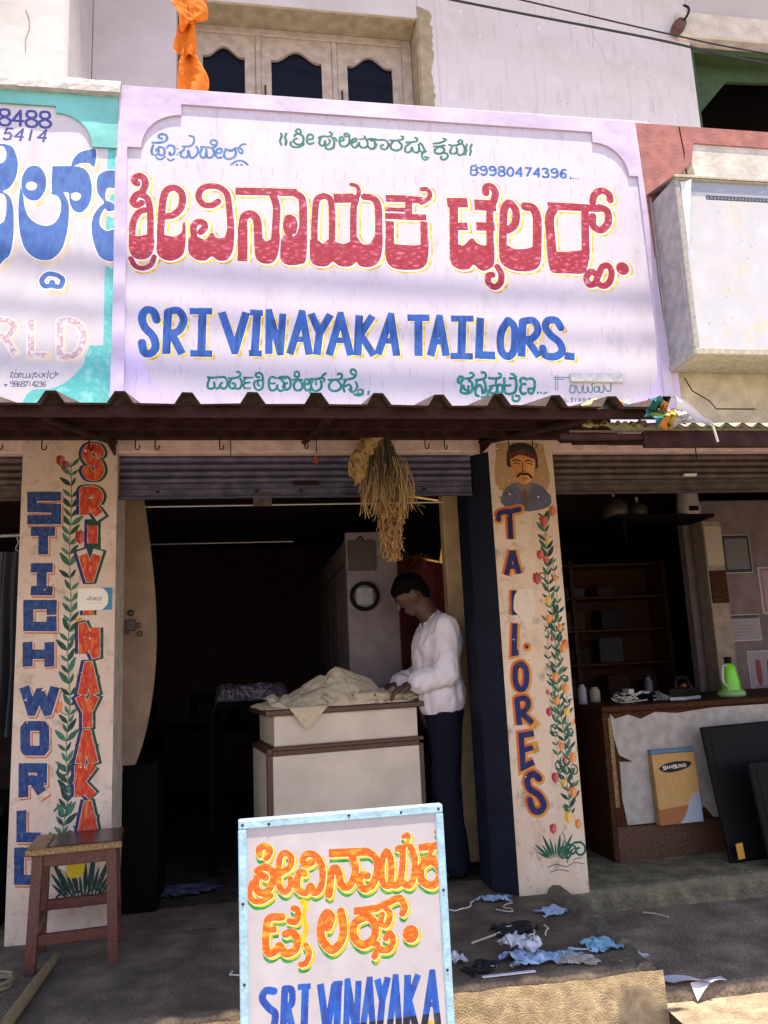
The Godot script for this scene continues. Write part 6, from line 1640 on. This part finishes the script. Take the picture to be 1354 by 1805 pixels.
		obj("body", lathe(begin(), [Vector2(0, 0), Vector2(q[2], 0.0), Vector2(q[2] * 1.04, 0.01), Vector2(q[2], q[3] * 0.7), Vector2(q[2] * 0.6, q[3] * 0.82), Vector2(q[2] * 0.6, q[3] * 0.9)], Transform3D(), 18), mat(q[4], 0.45), ca)
		obj("cap", lathe(begin(), [Vector2(q[2] * 0.66, q[3] * 0.88), Vector2(q[2] * 0.66, q[3]), Vector2(0, q[3] * 1.01)], Transform3D(), 16), M.black, ca)
	var tr := thing("parts_tray", "shallow grey tray of repair parts on the counter", "tray", V(2.46, 1.248, -0.92))
	obj("tray", boxes([[V(-0.16, 0, -0.1), V(0.16, 0.008, 0.1)], [V(-0.16, 0.008, -0.1), V(-0.152, 0.04, 0.1)], [V(0.152, 0.008, -0.1), V(0.16, 0.04, 0.1)], [V(-0.152, 0.008, 0.092), V(0.152, 0.04, 0.1)]], 0.002), M.dark, tr)
	for k in 5: obj("loose_part", boxes([[V(-0.13 + k * 0.055, 0.009, -0.05), V(-0.09 + k * 0.055, 0.03 + 0.02 * (k % 3), 0.04)]], 0.004), M.steel if k % 2 else M.white, tr)

func build_far_side_shop() -> void:
	# clothes hanging in the shop beyond the lettered pillar
	var rail := tag(obj("clothes_rail", tube(begin(), [V(-2.2, 2.30, -0.25), V(-1.17, 2.33, -0.25)], 0.009, 8), M.steel), "thin rail holding clothes in the far shop", "rail")
	var cols := [[Color(0.05, 0.05, 0.06), "black garment hanging next to the lettered pillar"], [Color(0.28, 0.26, 0.27), "grey-white garment hanging in the far shop's doorway"], [Color(0.06, 0.045, 0.09), "dark violet garment at the end of the rail"]]
	for i in 3:
		var x0 := -1.21 - i * 0.13
		var g := thing("hanging_garment", cols[i][1], "garment", V(x0, 2.30, -0.25), 0.0, "clothes hanging in the far shop")
		var ph := i * 1.7
		obj("cloth", sheet(22, 16, func(u: float, v: float) -> Vector3:
			return V(-0.10 + 0.12 * u, -0.06 - (0.95 - 0.2 * i) * v, 0.05 * sin(u * 15.0 + ph) * (0.3 + v) + 0.02 * sin(v * 7.0)), true, 0.003, V(0, 0, 1)), mat(cols[i][0], 0.9, "cloth", 3.0), g)
		obj("hanger", tube(begin(), smooth_path([V(-0.04, 0.02, 0), V(-0.03, -0.01, 0), V(-0.04, -0.05, 0), V(0.01, -0.065, 0)], 4), 0.004, 5), M.steel, g)
	var b := thing("dark_bench", "dark bench with folded goods in the far shop", "bench", V(-1.75, 0.36, -0.5))
	obj("top", boxes([[V(-0.6, 0.55, -0.3), V(0.5, 0.6, 0.3)]], 0.005), M.dark, b)
	for q in [-0.55, 0.42]: obj("leg", boxes([[V(q, 0, -0.28), V(q + 0.05, 0.55, 0.28)]], 0.004), M.dark, b)
	var pts := []
	for k in 50: pts.append(V(cos(k * 0.5) * (0.075 + 0.004 * sin(k * 1.3)), 0.01 + k * 0.0006, sin(k * 0.5) * (0.075 + 0.004 * cos(k * 1.1))))
	var co := obj("cable_coil", tube(begin(), pts, 0.006, 6), mat(Color(0.22, 0.17, 0.10), 0.7))
	co.position = V(-1.06, 0.365, 0.52)
	tag(co, "coil of tan cord lying by the stool's stick", "coil")

func build_board() -> void:
	# painted board on a timber frame with a back leg, standing in front of the step
	var b := thing("standing_board", "white board in a pale blue frame with orange and blue hand-painted lettering", "sign board", V(0.296, 0.0, 1.265), deg_to_rad(1.5))
	b.rotation.x = deg_to_rad(-0.5)
	var x0 := -0.359
	var x1 := 0.359
	obj("sheet_metal", boxes([[V(x0 + 0.004, 0.03, -0.012), V(x1 - 0.004, 1.055, -0.004)]], 0.002), M.white, b)
	obj("painted_face", panel(V(x0, 0.02, -0.002), V(x1, 0.02, -0.002), V(x0, 1.066, -0.002)), print_mat(board_art(), 0.5), b)
	obj("frame_rail", boxes([[V(x0 - 0.004, 1.038, -0.03), V(x1 + 0.004, 1.069, 0.006)]], 0.004), M.paleblue, b)
	obj("frame_rail", boxes([[V(x0 - 0.004, 0.0, -0.03), V(x1 + 0.004, 0.036, 0.006)]], 0.004), M.paleblue, b)
	obj("frame_stile", boxes([[V(x0 - 0.005, 0.036, -0.03), V(x0 + 0.024, 1.038, 0.006)]], 0.004), M.paleblue, b)
	obj("frame_stile", boxes([[V(x1 - 0.024, 0.036, -0.03), V(x1 + 0.005, 1.038, 0.006)]], 0.004), M.paleblue, b)
	for q in [[x0 + 0.01, 1.053], [x0 + 0.10, 1.050], [x0 + 0.38, 1.056], [x1 - 0.15, 1.052], [x1 - 0.012, 1.054], [x0 + 0.008, 0.80], [x0 + 0.010, 0.55], [x1 - 0.010, 0.78], [x1 - 0.012, 0.52]]:
		obj("nail", lathe(begin(), [Vector2(0, 0.004), Vector2(0.004, 0.002), Vector2(0.005, 0.0)], Transform3D(Basis(Vector3.RIGHT, PI / 2), V(q[0], q[1], 0.006)), 8), M.hook, b)
	for q in [-0.30, 0.30]:
		obj("back_leg", tube(begin(), [V(q, 1.03, -0.04), V(q, 0.03, -0.22)], 0.014, 4), M.paleblue, b)

func build_stool() -> void:
	# wooden stool; two seat edges in lighter wood, part wear, part painted sky light
	var s := thing("wooden_stool", "red-brown wooden stool with a worn, bare edge on its seat", "stool", V(-0.80, 0.368, 0.24), deg_to_rad(6.0))
	var w := 0.185
	var d := 0.155
	var top := 0.495
	# splayed legs
	for q in [[-1, 1], [1, 1], [-1, -1], [1, -1]]:
		var st := begin()
		var a := V(q[0] * (w - 0.035), top - 0.035, q[1] * (d - 0.03))
		var b := V(q[0] * (w - 0.02), 0.0, q[1] * (d - 0.012))
		var e := 0.021
		for k in 4:
			var c0 := V([-e, e, e, -e][k], 0, [-e, -e, e, e][k])
			var c1 := V([-e, e, e, -e][(k + 1) % 4], 0, [-e, -e, e, e][(k + 1) % 4])
			quad(st, a + c0, a + c1, b + c1, b + c0, (a + b) / 2.0)
		quad(st, a + V(-e, 0, -e), a + V(e, 0, -e), a + V(e, 0, e), a + V(-e, 0, e), b)
		obj("leg", st, M.woodred, s)
	obj("apron", boxes([[V(-w + 0.02, top - 0.085, d - 0.045), V(w - 0.02, top - 0.03, d - 0.022)]], 0.003), M.woodred, s)
	obj("apron", boxes([[V(-w + 0.02, top - 0.085, -d + 0.022), V(w - 0.02, top - 0.03, -d + 0.045)]], 0.003), M.woodred, s)
	for q in [-1, 1]: obj("apron", boxes([[V(q * (w - 0.048), top - 0.085, -d + 0.04), V(q * (w - 0.026), top - 0.03, d - 0.04)]], 0.003), M.woodred, s)
	obj("stretcher", boxes([[V(-w + 0.03, 0.10, d - 0.035), V(w - 0.03, 0.145, d - 0.012)]], 0.003), M.woodred, s)
	obj("stretcher", boxes([[V(-w + 0.03, 0.17, -d + 0.012), V(w - 0.03, 0.215, -d + 0.035)]], 0.003), M.woodred, s)
	for q in [-1, 1]: obj("stretcher", boxes([[V(q * (w - 0.042), 0.135, -d + 0.03), V(q * (w - 0.02), 0.175, d - 0.03)]], 0.003), M.woodred, s)
	obj("seat_plank", boxes([[V(-w + 0.075, top - 0.03, -d - 0.005), V(w + 0.01, top, d - 0.006)]], 0.005), M.woodtop, s)
	var e1 := obj("seat_plank", boxes([[V(-w - 0.012, top - 0.03, -d - 0.005), V(-w + 0.072, top - 0.001, d - 0.006)]], 0.006), M.woodraw, s)
	e1.set_meta("label", "bare yellow plank of the seat")
	obj("seat_lip", boxes([[V(-w - 0.012, top - 0.031, d - 0.006), V(w + 0.01, top - 0.002, d + 0.010)]], 0.006), M.woodraw, s)
	var st2 := begin()
	tube(st2, [V(-0.873, 0.385, 0.27), V(-0.878, 0.39, 0.55), V(-0.888, 0.386, 0.90), V(-0.90, 0.36, 1.25)], [0.016, 0.021, 0.023, 0.024], 10)
	tag(obj("wooden_stick", st2, M.bamboo), "pale wooden stick lying on the platform under the stool", "stick")

func build_hanging() -> void:
	var r := RandomNumberGenerator.new()
	r.seed = 11
	var p := thing("dried_plant_bundle", "bundle of dried straw and seed heads hanging upside down over the doorway", "dried plants", V(0.675, 2.79, 0.22))
	var strip := func(st: SurfaceTool, pts: Array, w: float) -> void:
		var q := smooth_path(pts, 3)
		var sd := V(r.randfn(0, 1), 0.1, r.randfn(0, 1)).normalized() * w
		for i in q.size() - 1: quad(st, q[i] - sd, q[i] + sd, q[i + 1] + sd, q[i + 1] - sd, q[i] + V(0, 0, -1))
	var a := begin()
	var b := begin()
	var c := begin()
	for k in 150:
		var ang := r.randf() * TAU
		var rad := sqrt(r.randf()) * 0.14
		var e := V(cos(ang) * rad * 0.9 - 0.01, -0.24 - r.randf() * 0.13, sin(ang) * rad * 0.6)
		strip.call(a, [V(r.randfn(0, 0.012), -0.01, r.randfn(0, 0.012)), V(e.x * 0.55, -0.10, e.z * 0.55), e], 0.0022)
	for k in 260:
		var ang := r.randf() * TAU
		var rad := sqrt(r.randf()) * 0.115
		var s := V(cos(ang) * rad + 0.01, -0.16 - r.randf() * 0.15, sin(ang) * rad * 0.6)
		strip.call(b, [s, s + V(r.randfn(0, 0.012) + s.x * 0.25, -0.09, r.randfn(0, 0.012)), s + V(r.randfn(0, 0.022) + s.x * 0.3, -0.14 - r.randf() * 0.06, r.randfn(0, 0.02))], 0.0021)
	for k in 420:
		var t := r.randf()
		var ang := r.randf() * TAU
		var rad := sqrt(r.randf()) * lerpf(0.085, 0.045, t)
		var s := V(0.02 + cos(ang) * rad, -0.37 - 0.30 * t, sin(ang) * rad * 0.7)
		strip.call(c, [s, s + V(r.randfn(0, 0.01), -0.025, r.randfn(0, 0.01)), s + V(r.randfn(0, 0.014), -0.05, r.randfn(0, 0.012))], 0.0030)
	for q in [["stalks", a, M.stalk], ["straw", b, M.straw], ["seed_heads", c, M.chaff]]: tag(obj(q[0], q[1], q[2], p), "", "", "", "stuff")
	obj("binding", lathe(begin(), [Vector2(0.018, -0.03), Vector2(0.024, -0.02), Vector2(0.022, 0.0), Vector2(0.012, 0.01)], Transform3D(), 12), M.stalk, p)
	obj("tie_cord", tube(begin(), [V(0, 0.0, 0), V(0.0, 0.02, -0.13)], 0.004, 5), M.hook, p)
	var n := FastNoiseLite.new()
	n.seed = 6
	n.frequency = 2.0
	for q in [[V(-0.02, -0.02, 0.02), V(-0.13, -0.17, 0.03), 0.055], [V(-0.11, -0.13, 0.03), V(-0.165, -0.30, 0.04), 0.05]]:
		obj("dry_leaf", sheet(12, 16, func(u: float, v: float) -> Vector3:
			var m: Vector3 = q[0].lerp(q[1], v)
			var w: float = q[2] * pow(sin(PI * clampf(v * 0.9 + 0.1, 0.0, 1.0)), 0.5)
			return m + V((u - 0.5) * 2.0 * w, 0.02 * n.get_noise_2d(u * 3, v * 3) - 0.04 * (u - 0.5), 0.045 * sin(u * 3.4) + 0.03 * n.get_noise_2d(u * 4.0, v * 4.0 + 7.0)), true, 0.002, V(0, 0, 1)), M.leaf, p)
	var m := thing("marigold_flower", "small orange marigold hanging on a thread before the shutter", "flower", V(0.335, 2.655, 0.055))
	var st := begin()
	for k in 60:
		var d := V(r.randfn(0, 1), r.randfn(0, 1), r.randfn(0, 1)).normalized() * 0.018
		var e := d.cross(V(0.2, 0.9, 0.4)).normalized() * 0.006
		quad(st, -e * 0.4, e * 0.4, d + e, d - e, V(0, 0, -1))
	tag(obj("petals", st, M.marigold, m), "", "", "", "stuff")
	obj("thread", tube(begin(), [V(0, 0.0, 0), V(0.004, 0.045, 0)], 0.0015, 4), M.thread, m)

func build_debris() -> void:
	var y := 0.368
	scrap("cloth_scrap", "pale blue cloth scrap lying by the sloping kerb below the pillar", "cloth", V(1.375, y, 0.30), 0.13, 0.11, 0.018, 3, M.scrapblue, 0.4)
	scrap("cloth_scrap", "largest light blue scrap heaped near the front edge of the step", "cloth", V(1.085, y, 0.84), 0.19, 0.14, 0.045, 5, M.scrapblue, 0.2)
	scrap("cloth_scrap", "white scrap lying on top of the largest blue scrap", "cloth", V(1.07, y + 0.03, 0.755), 0.13, 0.16, 0.045, 8, M.scrapwhite, 0.9)
	scrap("cloth_scrap", "sky blue scrap crumpled against the kerb near the step's corner", "cloth", V(1.415, y, 0.79), 0.13, 0.13, 0.035, 9, M.scrapsky, 0.1)
	scrap("cloth_scrap", "thin turquoise scrap between the big scrap and the kerb", "cloth", V(1.235, y, 0.83), 0.12, 0.07, 0.012, 10, M.scrapsky, 0.3)
	scrap("cloth_scrap", "cream scrap with a torn tail near the step's front edge", "cloth", V(1.255, y, 0.895), 0.15, 0.09, 0.015, 12, M.scrapcream, -0.4)
	scrap("cloth_scrap", "black scrap heap in the middle of the step", "cloth", V(1.13, y, 0.50), 0.17, 0.13, 0.035, 14, M.scrapblack, 0.2)
	scrap("cloth_scrap", "small black scrap by the board at the step's edge", "cloth", V(0.865, y, 0.875), 0.13, 0.09, 0.025, 15, M.scrapblack, 0.6)
	scrap("cloth_scrap", "grey-blue bundle of cuttings at the foot of the dark blue side", "cloth", V(1.17, y, 0.03), 0.15, 0.09, 0.03, 16, M.scrapblue, -0.5)
	scrap("cloth_scrap", "white cutting standing beside the board", "cloth", V(0.79, y, 0.77), 0.06, 0.07, 0.04, 18, M.scrapwhite, 0.3)
	tag(obj("paper_piece", sheet(10, 10, func(u: float, v: float) -> Vector3: return V(1.60 + 0.15 * u + 0.03 * v, 0.258 + 0.012 * sin(u * 3.0) + 0.01 * v * v, 0.86 + 0.09 * v + 0.05 * u), true, 0.001), M.scrapwhite), "flat white paper lying on the lower step by the kerb", "paper", "scraps dropped on the step")
	tag(obj("paper_piece", sheet(14, 8, func(u: float, v: float) -> Vector3: return V(1.70 + 0.15 * u, 0.262 - 0.05 * v * (1.0 - u) + 0.03 * sin(u * PI) * v, 0.955 + 0.045 * v - 0.03 * u), true, 0.001), M.scrapwhite), "white paper strip curling over the sunlit edge of the lower step", "paper", "scraps dropped on the step")
	scrap("cloth_scrap", "white scrap on the kerb's slope", "cloth", V(1.585, 0.30, 0.72), 0.06, 0.10, 0.012, 21, M.scrapwhite, 0.5)
	scrap("cloth_scrap", "dull blue cloth on the dark floor inside the doorway", "cloth", V(-0.42, 0.372, -0.62), 0.34, 0.22, 0.03, 22, mat(Color(0.06, 0.06, 0.12), 0.9), 0.2)
	var o := tag(obj("cloth_strip", boxes([[V(0.845, y, 0.945), V(1.06, y + 0.004, 0.962)]], 0.001), M.scrapwhite), "straight white selvedge strip along the step's front edge", "cloth", "scraps dropped on the step")
	var r := RandomNumberGenerator.new()
	r.seed = 51
	var spots := [[V(1.02, y, 0.56), 0.10, M.thread, "cream thread trailing towards the board"], [V(1.12, y, 0.64), 0.09, M.thread, "looped white thread beside the black heap"], [V(0.93, y, 0.895), 0.07, M.thread, "white thread curled over the small black scrap"], [V(1.22, y, 0.62), 0.08, M.thread, "thread lying towards the kerb"], [V(1.10, y, 0.0), 0.13, M.thread, "pale thread looped at the foot of the jamb"], [V(1.28, y, 0.13), 0.14, M.scrapcream, "cream cord running from the jamb to the blue scrap"], [V(1.35, y, 0.82), 0.05, M.thread, "short thread by the sky blue scrap"], [V(-0.1, y, 0.62), 0.05, M.thread, "small white fluff on the step beside the board's frame"]]
	for s in spots:
		var pts := []
		var a := r.randf() * TAU
		var p: Vector3 = s[0]
		for k in 7:
			a += r.randfn(0, 0.9)
			p += V(cos(a), 0, sin(a)) * s[1] * 0.3
			pts.append(V(p.x, y + 0.004 + 0.004 * r.randf(), p.z))
		thread_on_floor("loose_thread", s[3], pts, 0.0035, s[2])
	thread_on_floor("thin_stick", "straight pale offcut pointing at the black heap", [V(0.90, y + 0.006, 0.60), V(1.0, y + 0.008, 0.55), V(1.10, y + 0.01, 0.49)], 0.006, M.scrapcream)
	thread_on_floor("loose_thread", "short twig-like thread on the lower step", [V(1.93, 0.262, 0.10), V(1.98, 0.264, 0.15), V(2.01, 0.262, 0.21)], 0.005, M.scrapcream)
	thread_on_floor("loose_thread", "long faint thread across the floor before the doorway", [V(-0.62, 0.372, 0.02), V(-0.3, 0.372, 0.03), V(0.0, 0.372, 0.06), V(0.1, 0.372, 0.05)], 0.0018, M.stalk)
	# crumbs of thread and dust
	var st := begin()
	for k in 90:
		var p := V(r.randf_range(-0.7, 1.44), y + 0.001, r.randf_range(0.0, 0.96))
		var d := V(r.randfn(0, 1), 0, r.randfn(0, 1)).normalized() * r.randf_range(0.001, 0.006)
		box(st, p - d, p + d + V(0, 0.002, 0), 0.0)
	for k in 40:
		var p := V(r.randf_range(1.65, 3.6), 0.255, r.randf_range(0.05, 0.94))
		var d := V(r.randfn(0, 1), 0, r.randfn(0, 1)).normalized() * r.randf_range(0.001, 0.006)
		box(st, p - d, p + d + V(0, 0.002, 0), 0.0)
	tag(obj("floor_crumbs", st, mat(Color(0.22, 0.19, 0.17), 0.9)), "pale crumbs of thread and dust scattered over the steps", "crumbs", "", "stuff")
